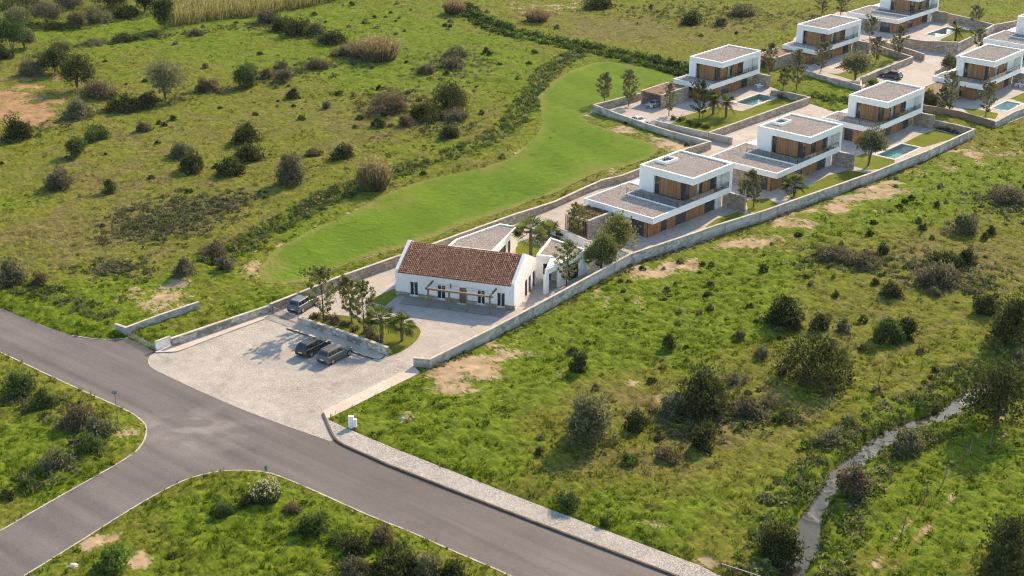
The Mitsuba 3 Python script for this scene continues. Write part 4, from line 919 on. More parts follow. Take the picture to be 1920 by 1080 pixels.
    for i in range(40):                            # ridge tiles
        u = x0 + (x1 - x0) * i / 40; g = np.linspace(0, math.pi, 6); vs = []
        for uu, rr in ((u - 0.02, 0.15), (u + (x1 - x0) / 40 + 0.02, 0.13)):
            vs += [(uu, vr - rr * math.cos(a), R - 0.02 + rr * math.sin(a)) for a in g]
        m.add(vs, [(i2, i2 + 1, i2 + 7, i2 + 6) for i2 in range(5)], tones[rng.integers(0, 3)] * 0.6)
    put(key + '__ridge', m, 'mat_tile', xf=XF)
    # pergola
    for u in (5.9, 9.0, 11.6, 15.0):
        pt('pergola_post', Mesh().box(u - 0.11, u + 0.11, -2.5, -2.28, 0, 2.62), 'mat_timber')
    pt('pergola_beam', Mesh().box(5.5, 15.5, -2.52, -2.26, 2.62, 2.86), 'mat_timber')
    for u in (5.75, 15.15):
        pt('pergola_beam', Mesh().box(u - 0.1, u + 0.1, -2.9, 0.0, 2.86, 3.04), 'mat_dark_metal')
    for i in range(2): pt('pergola_wire', Mesh().bar((5.8, -0.9 - 0.8 * i, 2.93), (15.1, -0.9 - 0.8 * i, 2.93), 0.03), 'mat_grey_metal')
    pt('wall_lamp', Mesh().box(8.35, 8.47, -0.14, -0.002, 2.2, 2.9), 'mat_dark_metal')
    pt('terrace', Mesh().box(1.6, 16.9, -2.75, -0.06, -0.05, 0.10), 'mat_terrace')
farmhouse()

def annex(label, outline, h, extra=None, lip=0.22):
    k = thing('annex', label, 'annex')
    p = sg.Polygon(outline)
    ring = p.difference(p.buffer(-0.3, join_style=2))
    m = Mesh(); e = trimesh.creation.extrude_polygon(p.buffer(-0.001), h - 0.3, engine='earcut'); m.tm(e)
    e = trimesh.creation.extrude_polygon(ring, 0.3, engine='earcut'); e.apply_translation([0, 0, h - 0.3]); m.tm(e)
    put(k + '__wall', m, 'mat_white', xf=XF)
    put(k + '__roof', sheet(p.buffer(-0.3, join_style=2), h - 0.2), 'mat_gravel', xf=XF)
    return k
a1 = annex('low white annex with a tapering gravel roof behind the farmhouse', [(3.2, 12.6), (3.4, 15.7), (7.6, 24.2), (10.6, 23.8), (10.4, 12.6)], 3.3)
for v0, v1 in ((13.2, 14.6), (15.0, 16.4), (16.8, 18.0), (19.4, 20.2)):
    put(sub(a1, 'window'), Mesh().box(10.40, 10.56, v0, v1, 0.1, 2.3), 'mat_dark_glass', xf=XF)
    put(sub(a1, 'window_frame'), Mesh().box(10.40, 10.60, v0 - 0.08, v0, 0.1, 2.3).box(10.40, 10.60, v1, v1 + 0.08, 0.1, 2.3), 'mat_timber', xf=XF)
a2 = annex('small white annex with a gravel roof and an open white porch beside the long wall', [(17.1, 19.8), (17.2, 12.3), (21.9, 12.3), (23.7, 16.6)], 3.7)
m = Mesh().box(18.3, 19.4, 12.20, 12.32, 0.02, 2.45)
put(sub(a2, 'door'), m, 'mat_dark_glass', xf=XF)
def slanted(x0, y0, x1, y1, w, z0, z1):
    return ribbon([(x0, y0), (x1, y1)], w, z0, z1)
put(sub(a2, 'porch_beam'), slanted(20.2, 7.3, 22.0, 12.28, 0.5, 2.95, 3.7), 'mat_white', xf=XF)
put(sub(a2, 'porch_pillar'), slanted(20.08, 6.95, 20.32, 7.6, 0.5, 0, 2.95), 'mat_white', xf=XF)
put(sub(a2, 'porch_roof'), sheet(sg.Polygon([(20.0, 7.4), (21.75, 12.28), (19.4, 12.28)]), 3.55, 0.25), 'mat_white', xf=XF)
put(sub(a2, 'porch_pillar'), slanted(21.15, 9.9, 21.35, 10.45, 0.4, 0, 3.0), 'mat_white', xf=XF)
put(sub(a2, 'porch_wall'), slanted(21.4, 10.5, 22.0, 12.28, 0.3, 0, 1.0), 'mat_white', xf=XF)
put(sub(a2, 'window'), slanted(20.5, 8.2, 21.1, 9.85, 0.05, 0.1, 2.9), 'mat_rail_glass', xf=XF)
put(sub(a2, 'porch_floor'), sheet(sg.Polygon([(20.0, 7.2), (22.0, 12.2), (19.2, 12.2)]), 0.03), 'mat_terrace', xf=XF)
put(sub(a2, 'window'), slanted(22.0, 12.45, 22.9, 14.6, 0.08, 0.1, 2.6), 'mat_dark_glass', xf=frame(FA, FD))

# ---------------------------------------------------------------- cars
def car_paint(name, c, rough=0.2):
    mat(name, principled(c, rough, 0.6, clearcoat=0.8, clearcoat_gloss=0.9))
car_paint('mat_car_black', (0.012, 0.014, 0.018)); car_paint('mat_car_grey', (0.088, 0.088, 0.088)); car_paint('mat_car_slate', (0.085, 0.10, 0.125)); car_paint('mat_car_silver', (0.42, 0.44, 0.45)); car_paint('mat_car_navy', (0.03, 0.035, 0.045))
mat('mat_tyre', principled((0.018, 0.018, 0.018), 0.85, 0.2))
mat('mat_rim', principled((0.45, 0.45, 0.46), 0.3, 0.5, metallic=0.8))
mat('mat_headlight', principled((0.75, 0.77, 0.78), 0.1, 0.8))
mat('mat_taillight', principled((0.30, 0.015, 0.012), 0.2, 0.6))
mat('mat_plate', principled((0.72, 0.72, 0.68), 0.5, 0.3))
def hull(pts):
    return trimesh.convex.convex_hull(np.asarray(pts, float))
def balls(rows, r):
    s = trimesh.creation.icosphere(1, r).vertices
    return hull(np.vstack([np.array(p) + s for p in rows]))
def car(label, at, deg, paint, kind="suv", scale=1.09, cat="car", name="parked_car"):
    """x forwards, y to the left; length about 4.7 m"""
    k = thing(name, label, cat); X0_ = frame(at, deg); X = lambda p: X0_(p * scale) + np.array([0, 0, 0.012])
    def pt(n, m, b, smooth=False): key = sub(k, n); put(key, m, b, smooth, xf=X); return key
    suv = kind == 'suv'
    L, Wd = (2.36, 0.93) if suv else (2.15, 0.86); belt = 1.02 if suv else 0.80; top = 1.66 if suv else 1.24; lowz = 0.36 if suv else 0.28
    m = Mesh(); r = 0.11
    # lower body as two overlapping rounded hulls: sills to shoulder, and the bonnet
    m.tm(balls([(x, y, z) for x, yy, z in ((-L + r, Wd - 0.12, lowz), (-L + r + .02, Wd - 0.10, belt - 0.22), (-L + 0.28, Wd - 0.13, belt - 0.02), (0.95, Wd - 0.12, belt - 0.04), (L - 0.75, Wd - 0.12, lowz - .02), (L - 0.85, Wd - 0.11, belt - 0.2), (-L + 0.7, Wd - 0.11, lowz - .02)) for y in (-yy, yy)], r))
    m.tm(balls([(x, y, z) for x, yy, z in ((0.9, Wd - 0.16, belt - 0.05), (L - 0.55, Wd - 0.22, belt - 0.16), (L - 0.2, Wd - 0.34, belt - 0.26), (L - r, Wd - 0.36, lowz + 0.04), (L - 0.42, Wd - 0.14, lowz), (L - 0.5, Wd - 0.13, belt - 0.3), (0.8, Wd - 0.12, lowz)) for y in (-yy, yy)], r))
    body = pt('body', m, paint, 35)
    # glasshouse
    x0, x1, tx0, tx1 = (-L + 0.12, 1.10, -L + 0.52, 0.22) if suv else (-1.55, 0.95, -0.95, 0.1)
    b0, t0, bz = Wd - 0.10, Wd - 0.27, belt + 0.02
    def corner(x, y, z): return (x, y, z)
    B = [(x0, -b0, bz), (x1, -b0 + .08, bz), (x1, b0 - .08, bz), (x0, b0, bz)]; Tt = [(tx0, -t0, top - 0.06), (tx1, -t0, top - 0.06), (tx1, t0, top - 0.06), (tx0, t0, top - 0.06)]
    Rf = [(tx0 + .12, -t0 + .10, top), (tx1 - .2, -t0 + .10, top), (tx1 - .2, t0 - .10, top), (tx0 + .12, t0 - .10, top)]
    cabin = pt('cabin', (lambda h: Mesh().tm(h))(hull(B + Tt + Rf)), paint)
    B, Tt = np.array(B), np.array(Tt)
    def glass(name, p00, p10, p11, p01, m0, m1, lo=0.08, hi=0.9):
        p00, p10, p11, p01 = map(np.asarray, (p00, p10, p11, p01))
        f = lambda s, t: (p00 * (1 - s) + p10 * s) * (1 - t) + (p01 * (1 - s) + p11 * s) * t
        q = np.array([f(m0, lo), f(m1, lo), f(m1, hi), f(m0, hi)]); n = np.cross(q[1] - q[0], q[3] - q[0]); n /= np.linalg.norm(n)
        if np.dot(n, q.mean(0) - np.array([-0.3, 0, 1.2])) < 0: n = -n
        pt(name, Mesh().add(np.vstack([q + n * 0.012, q - n * 0.03]), [(0, 1, 2, 3), (0, 4, 5, 1), (1, 5, 6, 2), (2, 6, 7, 3), (3, 7, 4, 0)]), 'mat_dark_glass')
    glass('windscreen', B[1], B[2], Tt[2], Tt[1], 0.05, 0.95)
    glass('rear_window', B[3], B[0], Tt[0], Tt[3], 0.08, 0.92, 0.22, 0.95)
    for a, b in ((0, 1), (3, 2)):
        for s0, s1 in ((0.05, 0.22), (0.25, 0.53), (0.56, 0.86)):
            glass('side_window', B[a], B[b], Tt[b], Tt[a], s0, s1, 0.10, 0.86)
    for y in (-1, 1):
        if suv: pt('roof_rail', Mesh().bar((tx0 + 0.1, y * (t0 - 0.06), top + 0.03), (tx1 - 0.15, y * (t0 - 0.06), top + 0.03), 0.045), 'mat_rim')
        pt('mirror', Mesh().tm(balls([(0.78, y * (Wd + 0.06), belt + 0.13), (0.78, y * (Wd + 0.16), belt + 0.15)], 0.07)), paint, 40)
        pt('headlight', Mesh().tm(balls([(L - 0.12, y * (Wd - 0.33), belt - 0.24), (L - 0.42, y * (Wd - 0.16), belt - 0.2)], 0.075)), 'mat_headlight', 40)
        pt('tail_light', Mesh().tm(balls([(-L + 0.05, y * (Wd - 0.22), belt - 0.16), (-L + 0.16, y * (Wd - 0.10), belt - 0.14)], 0.075)), 'mat_taillight', 40)
        for x in (-L + 0.93, L - 0.90):
            wr = 0.37 if suv else 0.33
            w = sub(k, 'wheel')
            ring = trimesh.creation.cylinder(wr, 0.25, sections=24); ring.apply_transform(trimesh.transformations.rotation_matrix(math.pi / 2, [1, 0, 0])); ring.apply_translation([x, y * (Wd - 0.10), wr])
            put(w + '__tyre', Mesh().tm(ring), 'mat_tyre', 40, xf=X)
            disc = trimesh.creation.cylinder(wr * 0.68, 0.03, sections=20); disc.apply_transform(trimesh.transformations.rotation_matrix(math.pi / 2, [1, 0, 0])); disc.apply_translation([x, y * (Wd + 0.03), wr])
            put(w + '__rim', Mesh().tm(disc), 'mat_rim', 40, xf=X)
            hub = trimesh.creation.cylinder(wr * 1.16, 0.02, sections=24); hub.apply_transform(trimesh.transformations.rotation_matrix(math.pi / 2, [1, 0, 0])); hub.apply_translation([x, y * (Wd - 0.015), wr + 0.02])
            pt('wheel_arch', Mesh().tm(hub), 'mat_tyre', 40)
    pt('number_plate', Mesh().box(-L - 0.02, -L + 0.02, -0.26, 0.26, 0.62, 0.73), 'mat_plate')
    pt('bumper', Mesh().box(-L - 0.015, -L + 0.1, -Wd + 0.2, Wd - 0.2, lowz - 0.05, lowz + 0.13), 'mat_tyre')
    pt('grille', Mesh().box(L - 0.06, L + 0.012, -0.45, 0.45, lowz + 0.1, lowz + 0.32), 'mat_tyre')
    return k
car('dark grey estate car with roof rails, nearest of the pair parked at the planter wall', (-22.9, 168.6), 54.0, 'mat_car_grey')
car('black car parked left of the dark grey one at the planter wall', (-25.95, 170.75), 54.0, 'mat_car_black')
car('slate grey car just inside the barred sliding gate', (-29.2, 184.9), 62.0, 'mat_car_slate')
car('silver open-top car standing under the slatted carport', (29.3, 288.6), -130.0, 'mat_car_silver', 'low', 1.0)
car('pale silver car half hidden behind the grey wall by the lawn', (25.16, 276.29), -52.8, 'mat_car_silver', 'low', 1.05)
car('dark blue car on the far parking court', (83.9, 311.6), 140.0, 'mat_car_navy', 'suv', 1.0)

# ---------------------------------------------------------------- trees, shrubs and palms
TONES = {'dark': [(0.050, 0.066, 0.021), (0.084, 0.102, 0.034), (0.031, 0.043, 0.014)], 'green': [(0.07, 0.112, 0.028), (0.105, 0.147, 0.039), (0.053, 0.081, 0.025)], 'grey': [(0.125, 0.122, 0.074), (0.165, 0.155, 0.100), (0.085, 0.082, 0.050)], 'brown': [(0.135, 0.115, 0.064), (0.175, 0.150, 0.088), (0.090, 0.078, 0.044)], 'olive': [(0.150, 0.160, 0.078), (0.205, 0.210, 0.115), (0.105, 0.115, 0.056)], 'young': [(0.165, 0.185, 0.060), (0.250, 0.260, 0.098), (0.105, 0.128, 0.042)], 'bright': [(0.104, 0.176, 0.029), (0.143, 0.215, 0.039), (0.078, 0.13, 0.023)], 'pine': [(0.033, 0.068, 0.021), (0.053, 0.098, 0.03), (0.024, 0.05, 0.017)]}
def palette(rng, tone, n):
    t = np.array(TONES[tone]); return t[rng.choice(3, n, p=[0.5, 0.28, 0.22])]
def branchy(rng, x, y, z0, h, spread, stems, r0, tilt=0.5):
    m = Mesh()
    for i in range(stems):
        g = rng.uniform(0, 2 * np.pi); d = np.array([math.cos(g), math.sin(g)]) * spread * rng.uniform(0.4, 1.0)
        t = np.linspace(0, 1, 5); pts = np.column_stack([x + d[0] * t ** 1.4 + rng.normal(0, 0.03, 5), y + d[1] * t ** 1.4 + rng.normal(0, 0.03, 5), z0 - 0.15 + h * t])
        m.tube(pts, r0 * (1 - 0.75 * t), 5)
    return m
def bush(label, x, y, w, h, tone='dark', cat='bush', name='wild_bush', trunk=0.0, dens=1.0, group=None, hollow=0.35):
    """a rounded or ragged shrub: leaf clusters gathered in clumps round branching stems"""
    k = thing(name, label, cat, group); rng = np.random.default_rng(int(abs(x * 37 + y * 91)) % 100003 + 5)
    z0 = ground(x, y) - 0.05; r = w / 2; ch = h * (1 - trunk); nc = int(10 + 5 * w + 3 * h)
    th, ph = rng.uniform(0, 2 * np.pi, nc), np.arccos(rng.uniform(-0.15 if not trunk else -0.75, 1, nc)); rad = rng.uniform(hollow, 0.86, nc) ** 0.6
    lop = (1 + 0.26 * np.sin(th * 2 + rng.uniform(0, 6)) + 0.20 * np.sin(th * 3 + rng.uniform(0, 6))) * rng.uniform(0.78, 1.12, nc)
    if trunk: cz = z0 + h * trunk + ch * 0.48; sz = ch * 0.48
    else: cz = z0 + ch * 0.12; sz = ch * 0.84
    C = np.column_stack([x + r * rad * lop * np.sin(ph) * np.cos(th), y + r * rad * lop * np.sin(ph) * np.sin(th), cz + sz * rad * np.cos(ph) * rng.uniform(0.62, 1.12, nc)])
    sp = rng.uniform(0.13, 0.34, nc) * (w * w * h) ** (1 / 3.0) * 0.85
    n = int(np.clip(520 * dens * (w * h) ** 0.70, 240, 4600)); size = np.clip(0.092 * (w * h) ** 0.30, 0.08, 0.22)
    pos, ci, d = lump_points(rng, n, C, sp)
    far = rng.uniform(0, 1, n) < 0.16; pos[far] += (d * (sp[ci] * rng.uniform(0.1, 0.7, n))[:, None] + [0, 0, 0.06 * h])[far]
    pos[:, 2] = np.maximum(pos[:, 2], z0 + 0.02)
    tone_c = palette(rng, tone, nc) * rng.uniform(0.6, 1.5, (nc, 1)) * np.array([1.0, 1.0, 1.0]) + rng.uniform(0, 0.018, (nc, 1)) * np.array([1.2, 0.9, 0.3])
    col = 0.6 * tone_c[ci] + 0.4 * palette(rng, tone, n)
    put(k + '__foliage', leaf_cloud(rng, pos, size, col, out=d * 0.7 + [0, 0, 0.45], aspect=0.42), 'mat_leaf')
    if trunk: put(k + '__trunk', branchy(rng, x, y, z0, h * 0.75, r * 0.6, 4, 0.05 + 0.018 * h), 'mat_trunk')
    else: put(k + '__stems', branchy(rng, x, y, z0, h * 0.7, r * 0.6, 6, 0.03 + 0.006 * h), 'mat_trunk')
    return k
def slender(label, x, y, w, h, tone='olive', dens=1.0, group=None, bare=0.14, name='slender_tree'):
    """young upright tree: one stem, rising limbs, a tall open crown"""
    k = thing(name, label, 'tree', group); rng = np.random.default_rng(int(abs(x * 53 + y * 71)) % 100003 + 9)
    z0 = ground(x, y) - 0.05; r = w / 2; m = Mesh(); t = np.linspace(0, 1, 7)
    bend = rng.normal(0, 0.12, 2)
    m.tube(np.column_stack([x + bend[0] * t ** 2 * 2, y + bend[1] * t ** 2 * 2, z0 - 0.1 + (h * 0.95) * t]), (0.045 + 0.010 * h) * (1 - 0.85 * t), 6)
    nl = int(14 + 3 * h); C = []
    for i in range(nl):
        s = bare + (0.96 - bare) * (i + rng.uniform(0, 1)) / nl; g = i * 2.4 + rng.uniform(-0.4, 0.4)
        prof = math.sin(math.pi * min(1, (s - bare + 0.06) / (1.04 - bare)) ** 0.8) * 0.88 + 0.12
        ln = r * prof * rng.uniform(0.55, 1.15); p0 = np.array([x + bend[0] * s * s * 2, y + bend[1] * s * s * 2, z0 + h * s * 0.95])
        p1 = p0 + np.array([math.cos(g) * ln, math.sin(g) * ln, ln * rng.uniform(0.5, 1.1)]); p1[2] = min(p1[2], z0 + h * 1.0)
        m.tube([p0, (p0 + p1) / 2 + [0, 0, -0.05], p1], [0.028, 0.018, 0.006], 4)
        for q in (0.5, 0.8, 1.0): C.append(p0 + (p1 - p0) * q)
    C = np.array(C); nc = len(C); sp = rng.uniform(0.14, 0.36, nc) * (0.5 + 0.14 * w)
    n = int(np.clip(400 * dens * (w * h) ** 0.72, 300, 4200)); pos, ci, d = lump_points(rng, n, C, sp)
    tc = palette(rng, tone, nc) * rng.uniform(0.8, 1.25, (nc, 1)); col = 0.6 * tc[ci] + 0.4 * palette(rng, tone, n)
    put(k + '__crown', leaf_cloud(rng, pos, 0.095 + 0.006 * h, col, out=d * 0.4, aspect=0.4), 'mat_leaf')
    put(k + '__trunk', m, 'mat_trunk')
    return k
def palm(label, x, y, h, r, fan=True, tone=None, group=None, name='palm_tree'):
    k = thing(name, label, 'palm tree', group); rng = np.random.default_rng(int(abs(x * 29 + y * 17)) + 3)
    z0 = ground(x, y) - 0.05; th = h - r * 0.75; m = Mesh()
    t = np.linspace(0, 1, 12); rad = np.where(t < 0.12, 0.40 - 1.0 * t, 0.28) + 0.03 * np.sin(t * 60)
    m.tube(np.column_stack([x + 0 * t, y + 0 * t, z0 - 0.1 + (th + 0.1) * t]), rad * (0.45 + 0.09 * h) , 9)
    put(k + '__trunk', m, 'mat_palm_trunk')
    c0 = np.array([x, y, z0 + th]); fr, st = Mesh(), Mesh(); nf = 28 if fan else 40
    base = np.array([(0.085, 0.130, 0.030), (0.185, 0.220, 0.062), (0.045, 0.075, 0.020), (0.19, 0.155, 0.075)])
    for i in range(nf):
        el = math.radians(rng.uniform(-35, 85) if fan else rng.uniform(-48, 78)); az = i * 2.399 + rng.uniform(-0.2, 0.2); ln = r * rng.uniform(0.85, 1.1)
        d = np.array([math.cos(az) * math.cos(el), math.sin(az) * math.cos(el), math.sin(el)]); side = np.array([-math.sin(az), math.cos(az), 0]); up = np.cross(d, side) * -1
        if up[2] < 0: up = -up
        colr = base[rng.choice(4, p=[.4, .28, .22, .10])] * rng.uniform(0.85, 1.2)
        if el < math.radians(-30): colr = base[3] * rng.uniform(0.6, 1.0)
        s = np.linspace(0, 1, 6); droop = -0.34 * ln * s ** 2.2
        rib = c0 + d * ln * s[:, None] + np.array([0, 0, 1.0]) * droop[:, None]
        if fan:
            hub = rib[2]; st.tube(rib[:3], [0.03, 0.025, 0.02], 4, (0.12, 0.11, 0.05))
            for a in np.linspace(-1.05, 1.05, 9):
                dd = d * math.cos(a) + side * math.sin(a); L = ln * 0.70 * (1 - 0.12 * abs(a)) * rng.uniform(0.9, 1.1)
                w = np.cross(dd, up); w /= np.linalg.norm(w) + 1e-9; w *= 0.075
                mid = hub + dd * L * 0.6 - [0, 0, 0.04 * L]; tip = hub + dd * L - [0, 0, 0.18 * L]
                fr.add([hub, mid - w, tip, mid + w], [(0, 1, 2, 3)], colr)
        else:
            st.tube(rib, 0.025 * (1 - 0.7 * s), 4, (0.12, 0.11, 0.05))
            for j in np.linspace(0.12, 1.0, 18):
                p = c0 + d * ln * j + np.array([0, 0, 1.0]) * (-0.34 * ln * j ** 2.2)
                L = r * 0.30 * math.sin(math.pi * min(0.95, j * 0.8 + 0.2)) + 0.1
                for sg_ in (-1, 1):
                    tip = p + side * sg_ * L + d * L * 0.55 - np.array([0, 0, 0.22 * L]); w = d * 0.05
                    fr.add([p - w, p + w, tip], [(0, 1, 2)], colr * rng.uniform(0.85, 1.15))
    put(k + '__fronds', fr, 'mat_leaf'); put(k + '__stalks', st, 'mat_leaf')
    return k
def reeds(label, x, y, w, h, tip=(0.34, 0.27, 0.15), low=(0.13, 0.11, 0.045), n=900, name='reed_clump', cat='reeds', plume=True, group=None, plume_colour=None):
    k = thing(name, label, cat, group); rng = np.random.default_rng(int(abs(x * 19 + y * 23)) + 1); z0 = ground(x, y) - 0.05
    a, q = rng.uniform(0, 2 * np.pi, n), np.sqrt(rng.uniform(0, 1, n)); b = np.column_stack([x + 0.34 * w * q * np.cos(a), y + 0.34 * w * q * np.sin(a), np.full(n, z0)])
    hh = h * rng.uniform(0.55, 1.0, n) * (1 - 0.25 * q); lean = np.column_stack([np.cos(a), np.sin(a)]) * (w * 0.20 * q * rng.uniform(0.3, 1.4, n))[:, None] + rng.normal(0, 0.07 * h, (n, 2))
    f = rng.uniform(0, 1, (n, 1)); col = np.array(low) * (1 - f) + np.array(tip) * f
    put(k + '__canes', blades(rng, b, hh, 0.10 + 0.02 * h, lean, col * rng.uniform(0.7, 1.2, (n, 1))), 'mat_grass')
    if plume:
        i = rng.choice(n, n // 3, replace=False); p = b[i] + np.column_stack([lean[i], hh[i]]) * rng.uniform(0.8, 1.02, (len(i), 1))
        put(k + '__plumes', leaf_cloud(rng, p, 0.10 + 0.022 * h, np.array(plume_colour or [1.25 * t for t in tip]) * np.ones((len(i), 1)), aspect=0.35), 'mat_leaf'); stuff(k + '__plumes')
    return k

# --- garden trees
slender('leafy young tree beside the slate grey car', *(-25.80, 180.00), 5.6, 8.8, 'young', 1.8)
slender('young tree at the middle of the planted bed', *(-21.89, 179.64), 3.8, 7.4, 'young', 1.0)
slender('young tree of the planted bed next to the left fan palm', *(-19.91, 176.50), 4.4, 8.4, 'young', 1.0)
palm('larger fan palm at the end of the planter wall', *(-17.30, 173.61), 5.4, 2.6)
palm('smaller fan palm on the rounded lawn tip of the planted bed', *(-14.63, 173.94), 4.2, 2.1)
slender('young tree in front of the small white annex', *(7.89, 192.63), 4.4, 7.6, 'young', 0.65)
bush('bushy tree between the small annex and the low white wall', *(13.25, 198.36), 4.2, 6.2, 'young', 'tree', 'garden_tree', 0.08)
bush('bushy tree by the corner of the planted carport', *(16.16, 205.06), 4.8, 6.6, 'young', 'tree', 'garden_tree', 0.08)
slender('thin climbing tree in front of the planted carport', *(10.24, 211.68), 3.4, 6.4, 'young', 0.7)
palm('fan palm on the little lawn between the annexes', *(2.86, 205.06), 6.2, 2.9)
palm('low spreading palm left of the small white annex', *(5.81, 212.38), 3.1, 2.7)
slender('taller olive-green tree between the first two villas', *(40.35, 226.87), 3.9, 6.9, 'olive', 1.2)
slender('shorter olive-green tree between the first two villas', *(38.82, 227.94), 3.4, 4.8, 'olive', 1.1)
palm('fan palm at the corner of the second villa', *(48.10, 232.27), 4.2, 2.5)
k = bush('olive tree with a round grey crown beside the turquoise pool', *(64.61, 249.28), 4.6, 6.6, 'olive', 'tree', 'olive_tree', 0.42, 1.6)
slender('left slender tree of the pair at the far corner of the mown lawn', *(19.23, 291.57), 3.6, 6.6, 'olive', 1.3)
slender('right slender tree of the pair at the far corner of the mown lawn', *(24.13, 288.71), 4.2, 8.2, 'olive', 1.4)
slender('sparse thin tree before the slatted carport', *(31.68, 281.59), 3.4, 7.2, 'olive', 0.55)
slender('dense dark tree left of the two date palms', *(37.59, 279.66), 5.6, 8.0, 'dark', 1.5)
palm('left date palm of the pair on the villa lawn', *(40.77, 282.75), 5.0, 2.3, False)
palm('right date palm of the pair on the villa lawn', *(43.05, 280.43), 5.2, 2.4, False)
slender('tall pale tree behind the right corner of the two-palm villa', *(56.77, 311.68), 3.8, 8.2, 'olive', 0.8)
slender('tall narrow tree by the garden wall right of the two-palm villa', *(60.94, 300.89), 4.2, 9.2, 'olive', 1.2)
slender('lower tree by the garden wall right of the two-palm villa', *(58.24, 301.76), 3.4, 5.2, 'olive', 1.1)
slender('tree in front of the dark-pool villa terrace', *(69.36, 316.87), 4.8, 7.2, 'olive', 1.4)
bush('olive tree in front of the dark rectangular pool', *(75.60, 309.84), 5.6, 6.4, 'olive', 'tree', 'olive_tree', 0.3, 0.9)
slender('pale slender tree beyond the dark-pool garden', *(83.64, 325.19), 3.8, 6.6, 'olive', 0.9)
slender('slender tree by the ramp wall below the far villa', *(89.92, 330.28), 4.0, 8.2, 'olive', 1.0)
slender('tree under the lower roof of the farthest villa', *(87.80, 349.83), 4.2, 5.8, 'olive', 1.1)
palm('single feathery palm beside the far pool', *(108.09, 346.99), 5.4, 2.9, False)
slender('tree behind the far palm against the tall stone wall', *(117.60, 362.85), 4.2, 5.6, 'olive', 1.1)
slender('leaning pale tree right of the far plastered wall', *(110.89, 337.64), 4.6, 5.6, 'olive', 1.0)
bush('small bushy tree at the top end of the parking court', *(98.50, 317.83), 3.6, 3.9, 'olive', 'tree', 'garden_tree', 0.15)
slender('tallest slender tree below the right-edge villa', *(88.25, 281.59), 4.6, 9.8, 'olive', 1.6)
slender('slender tree next to the pale blue pool', *(95.68, 281.59), 4.2, 7.6, 'olive', 1.3)
slender('shorter slender tree left of the tallest one by the timber fence', *(86.95, 282.75), 3.2, 6.0, 'olive', 1.1)
bush('yellowish shrub in front of the dark carport near the timber fence', *(86.16, 289.52), 2.6, 4.2, 'young', 'bush', 'garden_shrub')
bush('round bright shrub at the corner of the parking court', *(78.00, 303.97), 2.6, 2.4, 'bright', 'bush', 'garden_shrub')
slender('left tree of the pair behind the dark-pool villa', *(81.22, 375.48), 4.6, 6.0, 'olive', 1.1)
slender('right tree of the pair behind the dark-pool villa', *(86.39, 376.79), 4.6, 7.2, 'olive', 1.1)
for i, (p, w, h) in enumerate([((-27.00, 181.43), 1.8, 1.2), ((-25.41, 181.07), 1.6, 1.1), ((-24.12, 180.00), 1.9, 1.3), ((-22.69, 178.94), 1.8, 1.1), ((-21.29, 177.36), 1.6, 1.1), ((-19.00, 175.13), 1.9, 1.2), ((-18.12, 174.11), 1.6, 1.0), ((-19.44, 176.84), 1.2, 1.4)]):
    bush('%s shrub from the left in the planted bed above the parked cars' % ['first rounded', 'second rounded', 'third rounded', 'fourth rounded', 'fifth rounded', 'sixth rounded', 'last rounded', 'greener upright'][i], *p, w, h, 'grey' if i < 7 else 'green', 'bush', 'bed_shrub', group='rounded shrubs in the planted bed')
for i, (p, w, h) in enumerate([((32.37, 278.90), 1.6, 1.1), ((33.78, 278.14), 1.9, 1.2), ((35.28, 276.26), 1.6, 1.0), ((36.50, 274.03), 2.6, 1.3), ((38.25, 272.93), 1.8, 1.2)]):
    bush('%s low garden shrub along the inner wall below the date palms' % ['first', 'second', 'third', 'fourth and broadest', 'last'][i], *p, w, h, 'green', 'bush', 'bed_shrub', group='shrubs along the inner wall below the date palms')
for i, (p, w, h) in enumerate([((83.72, 273.66), 2.0, 1.3), ((84.06, 271.84), 1.7, 1.0), ((85.01, 270.75), 1.7, 1.0), ((85.96, 269.31), 1.6, 1.0)]):
    bush('%s pale rounded shrub in the corner bed behind the turquoise pool garden' % ['first and tallest', 'second', 'third', 'last'][i], *p, w, h, 'grey', 'bush', 'bed_shrub', group='shrubs in the corner bed behind the turquoise pool')
bush('dark shrub at the end of the long pool', *(56.97, 295.74), 3.6, 1.3, 'grey', 'bush', 'bed_shrub')

# --- wild trees and shrubs, left meadow
bush('umbrella pine with a flat dark crown at the left edge', -115.83, 329.25, 6.94, 8.24, 'pine', 'tree', 'pine_tree', 0.5, 1.6)
bush('dense dark bush at the left edge under the umbrella pine', -118.23, 328.23, 4.20, 3.26, 'dark')
bush('grey-green tree behind the umbrella pine', -125.46, 362.85, 7.05, 4.62, 'olive', 'tree', 'wild_tree', 0.15)
bush('slim green tree right of the umbrella pine', -116.31, 338.72, 4.58, 4.62, 'olive', 'tree', 'wild_tree', 0.2)
bush('dark broad tree left of the darkest tree by the brown field', -101.85, 314.49, 6.66, 6.03, 'dark', 'tree', 'wild_tree', 0.12, 1.2)
bush('darkest full tree by the brown field', -93.43, 301.76, 7.11, 7.92, 'dark', 'tree', 'wild_tree', 0.08, 1.4)
bush('tall tree standing alone above the hedge line of the left meadow', -72.51, 293.22, 7.37, 8.64, 'olive', 'tree', 'wild_tree', 0.1, 1.4)
bush('round dark green tree left of the reed clump', -57.27, 303.52, 4.61, 5.16, 'green', 'tree', 'wild_tree', 0.06, 1.2)
bush('brownish bush between two meadow trees', -64.78, 300.02, 5.02, 2.80, 'brown')
bush('pale round bush beside the brown field', -106.89, 313.08, 5.21, 4.10, 'olive')
bush('brown bush at the foot of the darkest tree', -87.37, 294.90, 6.96, 3.22, 'brown')
bush('bush on the hedge line below the darkest tree', -87.07, 279.66, 4.93, 4.18, 'olive')
bush('bush with pale top at the left edge below the brown field', -94.56, 265.08, 5.11, 4.85, 'dark')
